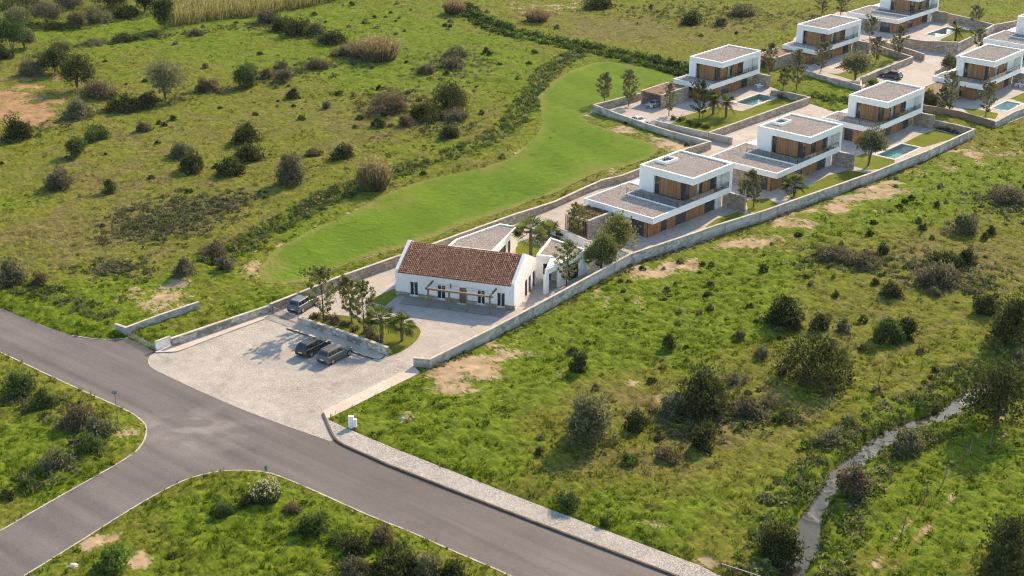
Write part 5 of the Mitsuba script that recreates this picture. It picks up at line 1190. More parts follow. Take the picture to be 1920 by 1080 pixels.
bush('compact dark green bush right of the pale-topped one', -79.47, 264.39, 4.08, 3.59, 'green')
bush('long low bush left of the tall lone tree', -78.76, 285.51, 7.20, 3.14, 'dark')
bush('low bush tucked under the tall lone tree', -75.46, 289.12, 4.41, 2.72, 'dark')
bush('small two-part bush in the middle of the left meadow', -71.84, 270.03, 2.91, 2.36, 'brown')
bush('dark ball-shaped bush on the middle of the left meadow', -50.52, 263.70, 4.68, 4.00, 'dark')
bush('small bush below the end of the reed bed', -77.94, 350.98, 3.15, 2.39, 'grey')
bush('cypress-like dark tree at the left end of the reed bed', -87.12, 359.22, 4.56, 9.39, 'dark', 'tree', 'wild_tree', 0.02, 1.4)
bush('dark tree left of the cypress-like one at the top edge', -96.79, 378.10, 4.78, 6.18, 'dark', 'tree', 'wild_tree', 0.1)
bush('spreading grey tree near the top left', -119.25, 366.56, 8.20, 5.48, 'grey', 'tree', 'wild_tree', 0.15)
bush('brownish small tree near the top left', -109.64, 361.03, 4.86, 3.79, 'brown', 'tree', 'wild_tree', 0.15)
bush('broad grey-green bush on the upper hedge line', -106.89, 368.44, 7.97, 4.13, 'olive')
bush('dark bush of the upper hedge line, beside the reed bed', -100.89, 374.18, 7.52, 2.79, 'dark')
bush('dark tree touching the top edge of the picture', -107.12, 385.49, 8.59, 4.29, 'dark', 'tree', 'wild_tree', 0.1)
bush('grey tree touching the top edge left of the dark one', -118.67, 384.81, 8.58, 3.72, 'grey', 'tree', 'wild_tree', 0.1)
bush('dark row of trees in the top left corner', -131.54, 384.81, 12.87, 3.15, 'dark', 'tree', 'wild_tree', 0.05)
bush('low dark bush in the top left clearing', -115.63, 359.82, 6.18, 1.90, 'dark')
bush('low hedge bush, left one along the track', -107.12, 338.18, 4.83, 1.80, 'olive')
bush('low hedge bush, middle one along the track', -100.38, 341.98, 5.90, 1.69, 'olive')
bush('low hedge bush, right one along the track', -93.89, 345.87, 5.71, 1.97, 'dark')
bush('low hedge bush by the corner of the reed bed', -88.32, 350.41, 3.94, 1.46, 'dark')
bush('dark bush at the head of the long hedge right of the reed bed', -57.82, 358.02, 5.35, 4.03, 'dark')
bush('tallest dark bush of the long hedge right of the reed bed', -52.99, 352.14, 6.59, 4.77, 'dark')
bush('grey-green bush in the long hedge right of the reed bed', -48.13, 353.30, 5.29, 3.20, 'olive')
bush('dark end bush of the long hedge right of the reed bed', -43.32, 343.64, 6.45, 3.38, 'dark')
bush('grey bush at the top of the long hedge', -62.90, 366.56, 4.92, 3.84, 'grey')
reeds('big tan reed clump in the upper meadow', -30.67, 328.23, 10.39, 6.74, n=1500)
reeds('shorter brown part of the upper reed clump', -35.92, 331.31, 7.48, 4.54, (0.24, 0.19, 0.12), n=800)
bush('brown bush left of the upper reed clump', -39.54, 331.31, 4.99, 2.28, 'brown')
bush('grey leafless-looking bush in the left meadow', -49.78, 306.65, 3.95, 3.32, 'grey', dens=0.6)
bush('brownish bush above the grey leafless one', -54.15, 310.76, 3.77, 2.16, 'brown')
bush('purple-brown bush left of the upper reed clump base', -43.60, 318.79, 5.06, 2.69, 'brown')
bush('small dark brown bush between brown ones', -52.03, 318.79, 3.13, 1.84, 'brown')
bush('small dark bush with shadow in the left meadow', -45.98, 293.64, 2.68, 2.52, 'dark')
bush('little pear-shaped bush in the left meadow', -38.01, 285.90, 1.97, 1.91, 'grey')
bush('largest dark dome-shaped bush in the middle meadow', -13.03, 286.70, 8.54, 5.60, 'dark', dens=1.5)
bush('broad dark bush below the dome-shaped one', -17.50, 278.52, 5.98, 3.30, 'dark')
bush('round brownish bush left of the broad dark one', -20.69, 273.66, 3.36, 2.39, 'brown')
bush('flat grey bush under the dome-shaped one', -11.72, 278.14, 5.54, 2.20, 'grey')
bush('dark bush with pale branch above the ditch track', -12.06, 265.43, 3.48, 2.86, 'dark')
bush('dark bush at the tip of the brown scrub patch', -26.17, 272.56, 3.14, 2.16, 'dark')
bush('brown scrub patch in the middle meadow', -25.37, 283.53, 7.59, 4.45, 'brown', dens=0.9)
bush('left half of the flat scrub in the upper meadow', -19.04, 314.49, 3.57, 2.42, 'grey')
bush('grey-green flat scrub in the upper meadow', -13.30, 320.25, 6.53, 2.46, 'grey')
bush('upper grey-green scrub in the middle meadow', -12.97, 331.31, 5.74, 2.28, 'olive')
bush('lone small round bush right of the upper scrub', -6.15, 333.92, 1.51, 1.66, 'dark')
reeds('brown reed bush beside the far ditch stream', -15.17, 377.44, 6.18, 4.78, (0.30, 0.21, 0.13), (0.12, 0.09, 0.05), 900)
reeds('brown reed bush at the far end of the hedge-lined ditch', 6.46, 368.44, 6.87, 4.13, (0.28, 0.20, 0.12), (0.12, 0.09, 0.05), 900)
bush('dark bush on the top edge above the far slope', 23.20, 385.49, 8.59, 3.15, 'dark')
bush('dark round bush on the upper right slope', 45.60, 364.70, 4.36, 3.55, 'dark')
bush('smaller grey bush right of the round one on the slope', 52.97, 362.85, 2.71, 2.72, 'grey')
bush('grey scrub on the slope behind the two-palm villa', 60.39, 375.48, 7.83, 2.52, 'grey')
bush('dark green tree in the left meadow with a long shadow', -79.98, 253.39, 3.53, 3.67, 'green', 'tree', 'wild_tree', 0.04, 1.2)
bush('wide grey-brown bush below the dark green tree', -78.40, 236.76, 4.81, 3.68, 'grey')
bush('small dark bush right of the wide grey-brown one', -68.82, 233.66, 2.56, 2.69, 'green')
bush('bush with a dark left side in the trio', -60.91, 253.71, 4.32, 3.07, 'olive')
bush('middle dark bush of the trio', -56.90, 245.58, 4.58, 3.39, 'dark')
bush('right dark bush of the trio', -50.38, 244.37, 4.37, 2.98, 'dark')
bush('large dark bush above the trio', -48.25, 251.48, 4.29, 3.65, 'dark')
bush('tall grey shrub with a long shadow beside the ditch', -38.76, 238.19, 4.65, 6.21, 'grey', 'bush', 'wild_bush', 0.0, 1.3)
reeds('big fan-shaped reed clump on the lawn bank', -23.78, 235.91, 6.08, 6.54, (0.30, 0.25, 0.13), (0.12, 0.105, 0.04), 1300)
bush('low dark bush above the fan-shaped reed clump', -31.04, 252.75, 4.70, 2.65, 'dark')
bush('low brown bush left of the low dark one', -36.73, 254.36, 2.95, 1.64, 'brown')
bush('purple-grey tussock bush by the lawn corner', -48.16, 195.67, 3.45, 3.21, 'grey')
bush('mop-headed dry grass mound above the ditch', -45.51, 204.84, 4.57, 1.75, 'brown')
bush('grey spiky bush right of the purple-grey one', -42.73, 198.57, 2.38, 2.39, 'grey')
bush('pale shrub at the left edge above the road', -72.92, 193.63, 4.66, 3.52, 'olive')
bush('brown shrub right of the pale edge shrub above the road', -68.51, 192.43, 2.47, 2.17, 'brown')

# --- right meadow
bush('dark upright shrub in the near right meadow', 8.54, 164.48, 2.03, 3.15, 'dark')
bush('dark small shrub right of the upright one', 20.60, 171.12, 1.82, 2.31, 'dark')
bush('lone olive tree with a long shadow near the pavement', 8.81, 146.38, 5.18, 7.02, 'olive', 'tree', 'olive_tree', 0.0, 1.5)
bush('largest ragged dark shrub in the near right meadow', 23.21, 153.75, 5.64, 6.13, 'dark', dens=1.7, hollow=0.55)
bush('pale shrub at the left foot of the ragged dark shrub', 19.41, 152.93, 2.94, 3.00, 'olive')
bush('brown shrub right of the ragged dark shrub', 28.22, 152.93, 3.96, 2.15, 'grey')
bush('shrub between the lone olive tree and the ragged dark shrub', 14.52, 149.20, 2.38, 2.96, 'dark')
bush('dark round shrub below the ragged dark shrub', 22.00, 144.87, 2.81, 3.59, 'dark')
bush('small pale shrub in the middle of the right meadow', 32.56, 168.86, 1.94, 1.99, 'olive')
bush('small shrub above the ragged dark one', 30.26, 174.45, 1.71, 1.56, 'grey')
bush('tall dark shrub left of the middle row in the right meadow', 37.06, 178.76, 4.51, 4.58, 'dark', dens=1.2)
bush('second shrub of the middle row in the right meadow', 41.65, 177.71, 2.75, 2.69, 'dark')
bush('third smallest shrub of the middle row in the right meadow', 44.93, 176.84, 1.87, 2.21, 'olive')
bush('green half of the double shrub in the right meadow', 49.67, 173.78, 2.84, 4.34, 'green')
bush('dark half of the double shrub in the right meadow', 52.80, 175.47, 2.86, 3.60, 'dark')
bush('huge dark dome-shaped bush in the right meadow', 38.30, 162.05, 7.90, 5.75, 'dark', dens=2.2, hollow=0.7)
bush('low shrub on the upper right meadow', 54.05, 188.90, 3.35, 2.14, 'dark')
bush('pale-topped low shrub right of the upper scrub', 60.29, 188.90, 2.28, 1.32, 'grey')
bush('shrub at the end of the thin footpath', 65.96, 182.52, 3.40, 3.06, 'dark')
bush('tall dark shrub mass at the right edge', 66.42, 173.78, 5.96, 7.40, 'dark', dens=1.4)
bush('grey-green shrub at the right edge above the stream', 65.65, 167.90, 3.03, 2.59, 'olive')
bush('large feathery tree over the stream at the right edge', 56.94, 149.99, 7.79, 8.91, 'dark', 'tree', 'wild_tree', 0.02, 2.2)
bush('shrub with white blossom on the upper right meadow', 71.81, 214.29, 4.24, 3.60, 'olive')
bush('small dark shrub left of the blossoming one', 65.69, 215.49, 1.36, 1.63, 'dark')
bush('left small dark shrub right of the blossoming one', 74.04, 210.98, 1.17, 1.61, 'dark')
bush('right small dark shrub right of the blossoming one', 75.92, 213.57, 1.35, 1.80, 'dark')
bush('upright dark shrub on the upper right meadow', 68.37, 200.70, 2.40, 3.09, 'dark')
bush('small dark shrub above the left scrub patch', 56.48, 212.86, 1.18, 1.44, 'dark')
bush('upright small shrub at the right end of the left scrub patch', 56.82, 205.06, 1.63, 2.10, 'dark')
bush('left scrub patch, west part', 48.69, 202.86, 5.18, 1.91, 'grey', dens=0.8)
bush('left scrub patch, east part', 52.96, 200.27, 5.60, 1.89, 'grey', dens=0.8)
bush('right scrub patch, front part', 62.24, 193.23, 6.98, 2.68, 'grey', dens=0.9)
bush('right scrub patch, rear part', 64.96, 200.27, 5.60, 2.23, 'dark', dens=0.8)
bush('grey scrub at the right edge near the villas', 83.52, 229.01, 6.65, 2.46, 'grey', dens=0.8)
bush('small dark shrub on the bright grass below the villas', 70.84, 226.61, 1.16, 1.04, 'dark')
bush('brown bare shrub on the stream bank', 36.92, 134.33, 2.99, 3.82, 'brown', dens=0.8)
bush('dark tall grass bush at the lower stream bend', 26.85, 122.54, 3.53, 4.36, 'dark')
bush('big dark shrub in the bottom right corner', 48.24, 118.82, 5.22, 7.28, 'dark', dens=1.3)
bush('dense shrub at the right edge below the feathery tree', 45.06, 144.25, 3.41, 2.76, 'olive')
bush('mop-shaped bush on the pavement verge', 5.95, 131.84, 2.61, 2.09, 'green')
bush('small dark weed bush at the pavement edge', 9.54, 128.38, 1.11, 1.42, 'green')
bush('low scrub left of the tall mid-meadow shrub', 31.05, 155.41, 3.23, 1.16, 'grey', dens=0.8)
bush('low scrub between the lone olive tree and the pavement bend', 13.17, 141.22, 2.99, 1.09, 'green', dens=0.8)
bush('dry scrub in front of the dark round shrub', 17.48, 142.42, 3.37, 1.24, 'brown', dens=0.8)
bush('dry low scrub in the middle of the right meadow', 28.00, 161.16, 3.73, 1.19, 'grey', dens=0.7)
bush('low dark scrub below the huge dome-shaped bush', 32.28, 151.32, 3.16, 1.14, 'dark', dens=0.8)
bush('long low scrub near the stream bank', 36.92, 146.12, 3.94, 1.53, 'olive', dens=0.9)
# --- verges
bush('largest dark bush on the bottom verge', -11.70, 118.91, 4.81, 3.07, 'dark', dens=1.4)
bush('brown bush right of the largest bottom one', -8.37, 119.10, 3.24, 2.46, 'olive')
bush('rounded dark bush at the bottom edge by the road', -5.72, 118.19, 2.81, 2.45, 'dark')
bush('bush on the bottom verge left of the dark one', -20.23, 126.96, 3.08, 2.30, 'green')
bush('brown mounded bush below the road sign', -23.20, 130.88, 1.91, 1.30, 'brown')
reeds('pampas grass tuft with cream plumes at the bottom verge', -26.24, 133.02, 3.31, 2.89, (0.10, 0.14, 0.035), (0.05, 0.085, 0.02), 700, 'pampas_grass', 'pampas grass', True, None, (0.62, 0.55, 0.40))
bush('low green bush behind the pampas grass on the bottom verge', -17.36, 124.77, 2.71, 1.52, 'green')
bush('mid-sized dark bush between the verge fence posts', -15.92, 123.41, 3.01, 2.14, 'dark')
bush('reddish-brown dry bush near the road kerb of the bottom verge', -13.28, 125.36, 3.05, 2.16, 'brown', dens=0.8)
bush('grey shrub left of the largest bottom bush', -15.71, 119.28, 3.14, 2.10, 'grey')
bush('small dark green bush in the middle of the bottom verge', -30.36, 130.56, 2.47, 1.56, 'green')
bush('leafy green bush at the bottom left by the dirt patches', -39.34, 120.57, 3.70, 2.48, 'bright')
bush('low dark bush left of the pampas grass', -28.27, 132.16, 2.27, 1.57, 'dark')
bush('first dark bush of the left verge row', -60.63, 158.53, 3.95, 2.93, 'green')
bush('second bush of the left verge row', -56.59, 155.13, 2.97, 2.46, 'green')
bush('brown dry bush in the left verge row', -51.08, 149.73, 3.64, 2.82, 'brown')
bush('grey-green bush beside the brown dry one on the left verge', -48.02, 147.65, 2.73, 2.52, 'olive')
bush('leafy bush in the middle of the left verge', -48.18, 143.64, 3.16, 2.20, 'green')
bush('dark bush low on the left verge', -50.53, 140.03, 3.45, 2.44, 'olive')
bush('low bush near the lower left verge kerb', -52.69, 135.89, 2.09, 1.47, 'green')
bush('small dark bush at the left edge of the lower verge', -54.30, 133.67, 1.72, 1.45, 'dark')
bush('green bush below the lamp on the left verge', -50.28, 149.99, 1.89, 2.12, 'green')

# ---------------------------------------------------------------- grass, herbs and reeds that nobody could count
rg = np.random.default_rng(21)
def scatter(n, ylo, yhi, p=1.0):
    """random points over the ground in view, as many per square metre everywhere between the two depths"""
    y = np.sqrt(rg.uniform(ylo ** 2, yhi ** 2, n)); x = rg.uniform(-1, 1, n) * (y * 0.40 + 4)
    return x, y
def grass_colour(lush, n):
    dry = np.array([(0.160, 0.142, 0.046), (0.220, 0.198, 0.066), (0.090, 0.084, 0.026)])[rg.integers(0, 3, n)]
    mid = np.array([(0.146, 0.162, 0.023), (0.216, 0.228, 0.036), (0.072, 0.088, 0.014)])[rg.integers(0, 3, n)]
    grn = np.array([(0.118, 0.184, 0.010), (0.200, 0.260, 0.020), (0.056, 0.100, 0.007)])[rg.integers(0, 3, n)]
    l = lush[:, None]; a = ss(0.1, 0.45, l); b = ss(0.5, 0.85, l)
    return (dry * (1 - a) + mid * a) * (1 - b) + grn * b
def fields(x, y):
    w = meshkit.fbm(np.column_stack([x * 0.12, y * 0.12, x * 0]), 4, 7)
    return sample(SOIL, x, y), np.clip(sample(LUSHNESS, x, y) + 1.1 * (w - 0.5), 0, 1), w
def grass(key, n, ylo, yhi, nb, hs, ws):
    x, y = scatter(n, ylo, yhi); soil, lush, w = fields(x, y)
    water_ = np.minimum(np.minimum(sample(D_STREAM, x, y) - 1.2, sample(D_DITCH, x, y) - 0.7), sample(D_FAR, x, y) - 0.9)
    ok = (sample(D_HARD, x, y) > 0.15) & (sample(D_LAWN, x, y) > 0.1) & (rg.uniform(0, 1, n) > soil * 1.5) & (water_ > 0) & (rg.uniform(0, 1, n) < 0.35 + 0.9 * w)
    x, y, lush = x[ok], y[ok], lush[ok]; m = len(x); z = sample(HEIGHT, x, y)
    hh = (hs[0] + (hs[1] - hs[0]) * rg.uniform(0, 1, m) * (0.35 + 0.65 * lush)) * (0.6 + 0.8 * meshkit.noise(np.column_stack([x * 0.5, y * 0.5, x * 0]), 3)); col = grass_colour(lush, m) * rg.uniform(0.75, 1.25, (m, 1))
    b = np.repeat(np.column_stack([x, y, z - 0.03]), nb, 0); h = np.repeat(hh, nb) * rg.uniform(0.6, 1.1, m * nb)
    b[:, :2] += rg.normal(0, 1, (m * nb, 2)) * np.repeat(hh, nb)[:, None] * 0.34
    lean = rg.normal(0, 0.55, (m * nb, 2)) * h[:, None] + np.array([0.15, -0.1]) * h[:, None]
    put(key, blades(rg, b, h, ws * rg.uniform(0.7, 1.3, m * nb), lean, np.repeat(col, nb, 0) * rg.uniform(0.8, 1.2, (m * nb, 1))), 'mat_grass')
    labels[key] = {'kind': 'stuff', 'label': 'rough grass of the meadows', 'category': 'grass'}
grass('meadow_grass', 90000, 112, 215, 7, (0.12, 0.42), 0.09)
grass('far_meadow_grass', 70000, 215, 420, 6, (0.16, 0.50), 0.15)
def tall_grass(key, x, y, nb, hs):
    soil, lush, w = fields(x, y); ok = (sample(D_HARD, x, y) > 0.35) & (sample(D_LAWN, x, y) > 0.5) & (soil < 0.4) & (sample(D_STREAM, x, y) > 1.2); x, y, lush = x[ok], y[ok], lush[ok]; m = len(x)
    hh = rg.uniform(*hs, m); col = grass_colour(np.clip(lush + 0.15, 0, 1), m) * rg.uniform(0.6, 1.2, (m, 1)); b = np.repeat(np.column_stack([x, y, sample(HEIGHT, x, y) - 0.03]), nb, 0); h = np.repeat(hh, nb) * rg.uniform(0.55, 1.1, m * nb)
    b[:, :2] += rg.normal(0, 1, (m * nb, 2)) * np.repeat(hh, nb)[:, None] * 0.22
    put(key, blades(rg, b, h, 0.11 * rg.uniform(0.7, 1.3, m * nb), rg.normal(0, 0.42, (m * nb, 2)) * h[:, None], np.repeat(col, nb, 0) * rg.uniform(0.75, 1.25, (m * nb, 1))), 'mat_grass')
    labels[key] = {'kind': 'stuff', 'label': 'taller shaggy grass of the verges and banks', 'category': 'grass'}
px, py = scatter(9000, 112, 175); sx, sy = along_line(STREAM, 2200, 1.2, 7.0) if False else (px[:0], py[:0])
nz = meshkit.fbm(np.column_stack([px * 0.16, py * 0.16, px * 0]), 3, 77); kk = (nz > 0.5) & ((px < -8) | (rg.uniform(0, 1, len(px)) < 0.45))
tall_grass('tall_verge_grass', px[kk], py[kk], 9, (0.45, 0.95))
def herbs(key, x, y, col, sc, nl, label, cat):
    n = len(x); z = sample(HEIGHT, x, y); base = np.column_stack([x, y, z])
    r = sc * rg.uniform(0.6, 1.5, n); i = np.repeat(np.arange(n), nl); d = rg.normal(size=(n * nl, 3)); d[:, 2] = np.abs(d[:, 2]); d /= np.linalg.norm(d, axis=1, keepdims=True)
    p = base[i] + d * (r[i] * rg.uniform(0.5, 1.0, n * nl))[:, None] * np.array([1, 1, 0.85])
    put(key, leaf_cloud(rg, p, 0.20 * r[i] + 0.05, col[i], out=d * 0.6), 'mat_leaf'); labels[key] = {'kind': 'stuff', 'label': label, 'category': cat}
def along_line(line, n, lo, hi):
    p = np.asarray(line); k = rg.integers(0, len(p) - 1, n); t = rg.uniform(0, 1, (n, 1)); q = p[k] * (1 - t) + p[k + 1] * t; d = p[k + 1] - p[k]; d /= np.linalg.norm(d, axis=1, keepdims=True) + 1e-9
    o = rg.uniform(lo, hi, n) * rg.choice([-1, 1], n); return q[:, 0] - d[:, 1] * o, q[:, 1] + d[:, 0] * o
def tone_mix(n, names):
    return np.array([TONES[t][j] for t in names for j in range(3)])[rg.integers(0, 3 * len(names), n)]
x, y = scatter(11000, 112, 300); soil, lush, w = fields(x, y)
ok = (sample(D_HARD, x, y) > 0.5) & (sample(D_LAWN, x, y) > 0.6) & (soil < 0.35) & (rg.uniform(0, 1, len(x)) < ss(0.45, 0.8, lush) * 0.9 + 0.08) & (sample(D_STREAM, x, y) > 1.6)
x, y, lush = x[ok], y[ok], lush[ok]
herbs('meadow_herbs', x, y, grass_colour(lush, len(x)) * 0.85, 0.42, 16, 'low leafy weeds through the lush parts of the meadow', 'weeds')
x1, y1 = along_line(STREAM, 900, 1.3, 5.5); x2, y2 = along_line(DITCH, 1300, 0.3, 2.6); x, y = np.concatenate([x1, x2]), np.concatenate([y1, y2])
ok = (sample(D_HARD, x, y) > 0.6) & (sample(D_LAWN, x, y) > 0.4); x, y = x[ok], y[ok]
herbs('bank_weeds', x, y, tone_mix(len(x), ['green', 'bright', 'olive', 'young']), 0.62, 26, 'tangled weeds on the banks of stream and ditch', 'weeds')
x, y = along_line(FAR_DITCH, 520, 1.0, 3.4); ok = sample(D_HARD, x, y) > 0.6; x, y = x[ok], y[ok]
herbs('ditch_hedge', x, y, tone_mix(len(x), ['green', 'bright', 'dark']), 1.05, 34, 'dark green brambles lining the far ditch', 'brambles')
x, y = along_line([(63.05, 295.74), (70.78, 289.93), (82.18, 295.74), (85.30, 286.30)], 160, 0.0, 2.2); ok = sample(D_HARD, x, y) > 0.4; x, y = x[ok], y[ok]
herbs('gap_weeds', x, y, tone_mix(len(x), ['bright', 'green']), 0.8, 30, 'tall green weeds in the gap between the villa gardens', 'weeds')
# low scrub mats
mats = []
for (cx, cy), rx, ry, dn in [((-54.13, 223.74), 9, 11, 420), ((-58.10, 216.22), 8, 8, 300), ((-58.93, 199.21), 6, 5, 130), ((-48.25, 227.67), 5, 6, 120), ((50.86, 202.42), 9, 5, 220), ((63.64, 196.08), 9, 7, 260), ((83.10, 227.67), 8, 8, 220), ((21.37, 149.99), 6, 5, 120), ((26.78, 152.66), 7, 4, 140), ((-25.47, 290.34), 9, 12, 220), ((-13.36, 321.72), 10, 14, 220), ((58.25, 372.25), 22, 14, 260), ((40.87, 378.76), 16, 12, 160), ((-43.42, 319.28), 10, 10, 120), ((-13.62, 272.93), 8, 8, 140)]:
    mats.append(np.column_stack([cx + rx * rg.normal(0, 0.5, dn), cy + ry * rg.normal(0, 0.5, dn)]))
for line, dn, wd in (([(-97.36, 263.01), (-93.21, 269.31), (-86.86, 278.90), (-78.54, 285.51), (-71.14, 291.57), (-64.61, 299.16), (-57.34, 305.30), (-50.82, 312.15), (-43.54, 320.25), (-33.39, 328.23)], 420, 3.2), ([(-111.62, 329.25), (-106.58, 337.64), (-100.12, 341.98), (-93.89, 345.87), (-86.75, 350.98), (-77.15, 355.65), (-65.23, 364.08)], 260, 2.4), ([(-132.52, 370.34), (-118.13, 359.22), (-109.41, 361.63), (-101.40, 372.89), (-92.85, 378.10)], 260, 5.0), ([(-64.83, 361.63), (-55.53, 353.30), (-47.03, 348.69), (-41.08, 341.98)], 160, 3.0), ([(-74.10, 192.03), (-68.34, 190.85), (-62.64, 186.99), (-55.73, 180.71)], 150, 2.2), ([(-61.92, 156.82), (-56.72, 154.72), (-50.90, 149.99), (-47.37, 146.12), (-49.93, 140.03), (-53.60, 136.57)], 220, 2.6)):
    mats.append(np.column_stack(along_line(smooth_line(line, 2), dn, 0.0, wd)))
mats = np.vstack(mats); x, y = mats[:, 0], mats[:, 1]; ok = (sample(D_HARD, x, y) > 0.8) & (sample(D_LAWN, x, y) > 0.8); x, y = x[ok], y[ok]
herbs('scrub_mats', x, y, tone_mix(len(x), ['grey', 'olive', 'olive', 'green']) * 0.95, 0.55, 22, 'low grey-green scrub matted over the meadow', 'scrub')
foot = [(-10.49, 165.40), (-3.12, 173.44), (2.94, 180.89), (10.27, 190.46), (17.70, 200.48), (24.79, 206.40), (32.65, 213.09), (40.67, 219.42), (50.82, 228.47), (62.84, 239.06), (75.82, 251.79), (88.75, 266.13)]
x, y = along_line(foot, 420, 0.0, 0.7); y = y - 0.55; x = x + 0.3; ok = sample(D_HARD, x, y) > -0.2; x, y = x[ok], y[ok]
keep = meshkit.noise(np.column_stack([x * 0.25, y * 0.25, x * 0]), 3) > 0.42; x, y = x[keep], y[keep]
herbs('wall_foot_weeds', x, y, tone_mix(len(x), ['green', 'olive', 'young', 'brown']), 0.34, 18, 'weeds along the foot of the long grey wall', 'weeds')
# the big bed of cane at the top
bed = poly([(-86.71, 361.63), (-91.22, 384.81), (-95.04, 418.69), (-40.18, 418.69), (-46.98, 396.00), (-51.89, 388.24), (-58.95, 382.10), (-66.68, 372.89), (-75.68, 369.07), (-83.74, 361.63)]); shapely.prepare(bed); b = bed.bounds
n = 15000; q = np.column_stack([rg.uniform(b[0], b[2], n), rg.uniform(b[1], b[3], n)]); q = q[shapely.contains_xy(bed, q[:, 0], q[:, 1])]; n = len(q)
f = rg.uniform(0, 1, (n, 1)); col = np.array((0.13, 0.145, 0.04)) * (1 - f) + np.array((0.36, 0.33, 0.13)) * f; h = rg.uniform(2.6, 4.8, n)
base = np.column_stack([q, sample(HEIGHT, q[:, 0], q[:, 1])]); lean = rg.normal(0, 0.45, (n, 2)) + [0.5, -0.2]
put('reed_bed__canes', blades(rg, base, h, 0.24, lean, col), 'mat_grass')
i = rg.choice(n, n // 3, replace=False)
put('reed_bed__plumes', leaf_cloud(rg, base[i] + np.column_stack([lean[i], h[i]]) * 0.97, 0.22, np.array((0.42, 0.38, 0.19)) * np.ones((len(i), 1)), aspect=0.4), 'mat_leaf')
labels['reed_bed'] = {'kind': 'stuff', 'label': 'wide bed of tall yellow cane along the top of the left meadow', 'category': 'reeds'}
# small dark tussocks that dot the meadows, each a plant of its own
def tussock_mesh(seed, tone):
    r = np.random.default_rng(seed); n = 60; d = r.normal(size=(n, 3)); d[:, 2] = np.abs(d[:, 2]) * 1.2; d /= np.linalg.norm(d, axis=1, keepdims=True)
    return leaf_cloud(r, d * r.uniform(0.3, 0.5, (n, 1)) * np.array([1, 1, 1.3]), 0.19, palette(r, tone, n), out=d)
plys = []
for s in range(6):
    v, f, c = tussock_mesh(s, ['dark', 'green', 'dark', 'brown', 'olive', 'dark'][s]).get(); plys.append(mikit.ply(trimesh.Trimesh(v, f, process=False), 'mat_leaf', color=c))
count = {'left': 0, 'right': 0}
x, y = scatter(2600, 118, 390)
dots = spots([((33.38, 188.13), 30, 26, 1.0), ((63.85, 218.68), 30, 30, 1.0), ((19.04, 158.24), 14, 12, 0.9), ((-19.57, 324.19), 50, 60, 0.9), ((-36.06, 276.63), 60, 50, 0.55), ((-71.93, 243.17), 50, 45, 0.5), ((-44.03, 369.07), 45, 30, 1.1), ((25.35, 356.83), 40, 30, 0.4), ((32.10, 140.03), 10, 10, 0.5), ((24.13, 173.78), 20, 20, 0.6)])
for px_, py_ in zip(x, y):
    if sample(D_HARD, [px_], [py_])[0] < 1.5 or sample(D_LAWN, [px_], [py_])[0] < 1.2 or sample(D_STREAM, [px_], [py_])[0] < 2.5 or rg.uniform() > sample(dots, [px_], [py_])[0] * 0.5:
        continue
    side = 'left' if px_ < (py_ - 190) * 0.45 - 10 else 'right'
    if count[side] >= 145: continue
    count[side] += 1; k = num('grass_tussock'); s = rg.uniform(0.55, 1.5) * (0.8 + 0.0012 * py_)
    scene[k] = {**plys[rg.integers(0, 6)], 'to_world': T().translate([float(px_), float(py_), ground(px_, py_) - 0.05]).rotate([0, 0, 1], float(rg.uniform(0, 360))).scale([float(s), float(s), float(s * rg.uniform(0.7, 1.15))])}
    labels[k] = {'label': 'small dark tussock dotted over the %s-hand meadow' % side, 'category': 'tussock', 'group': 'small dark tussocks of the %s-hand meadow' % side}

# ---------------------------------------------------------------- lamps, posts, sign, utility box
def lamp(label, at, h):
    k = thing('street_lamp', label, 'street lamp'); x, y = at; z = ground(x, y) - 0.1
    put(k + '__pole', Mesh().tube([(x, y, z), (x, y, z + h)], [0.06, 0.045], 8), 'mat_grey_metal')
    put(k + '__lamp_head', Mesh().bar((x - 0.35, y + 0.1, z + h), (x + 0.35, y - 0.1, z + h), 0.3, 0.08), 'mat_grey_metal')
    put(k + '__solar_panel', Mesh().bar((x - 0.3, y + 0.1, z + h + 0.14), (x + 0.3, y - 0.1, z + h + 0.14), 0.42, 0.03), 'mat_dark_glass')
lamp('thin grey street lamp on the left verge of the junction', (-46.48, 150.39), 4.1)
def box_post(label, at, parts):
    k = thing('utility_box', label, 'utility box'); x, y = at
    for i, (n, b) in enumerate(parts):
        put(sub(k, n), Mesh().box(x + b[0], x + b[1], y + b[2], y + b[3], b[4], b[5]), 'mat_white_paint')
    put(k + '__lock', Mesh().box(x + 0.18, x + 0.24, y - 0.235, y - 0.222, 0.8, 0.95), 'mat_grey_metal')
box_post('white utility cabinet standing on the verge by the pavement corner', (-18.88, 149.60), [('cabinet', (-0.32, 0.32, -0.22, 0.22, 0.0, 1.62)), ('meter_box', (0.33, 0.66, -0.2, 0.2, 0.2, 1.2))])
def road_sign(label, at, h):
    k = thing('road_sign', label, 'sign'); x, y = at; z = ground(x, y) - 0.1
    put(k + '__pole', Mesh().tube([(x, y, z), (x, y, z + h)], 0.035, 6), 'mat_grey_metal')
    put(k + '__plate', Mesh().box(x - 0.28, x + 0.02, y - 0.06, y - 0.04, z + h - 0.75, z + h), 'mat_grey_metal')
    put(sub(k, 'plate'), Mesh().box(x + 0.06, x + 0.30, y - 0.06, y - 0.04, z + h - 0.7, z + h + 0.02), 'mat_grey_metal')
road_sign('small double road sign on the bottom verge beside the junction', (-27.01, 137.13), 2.1)
def post(label, at, h, group, lean=(0, 0), b='mat_timber', r=0.055):
    k = thing('fence_post', label, 'fence post', group); x, y = at; z = ground(x, y) - 0.2
    put(k, Mesh().tube([(x, y, z), (x + lean[0], y + lean[1], z + h)], [r, r * 0.85], 6), b)
ORD = ['first', 'second', 'third', 'fourth', 'fifth', 'sixth', 'seventh', 'eighth']
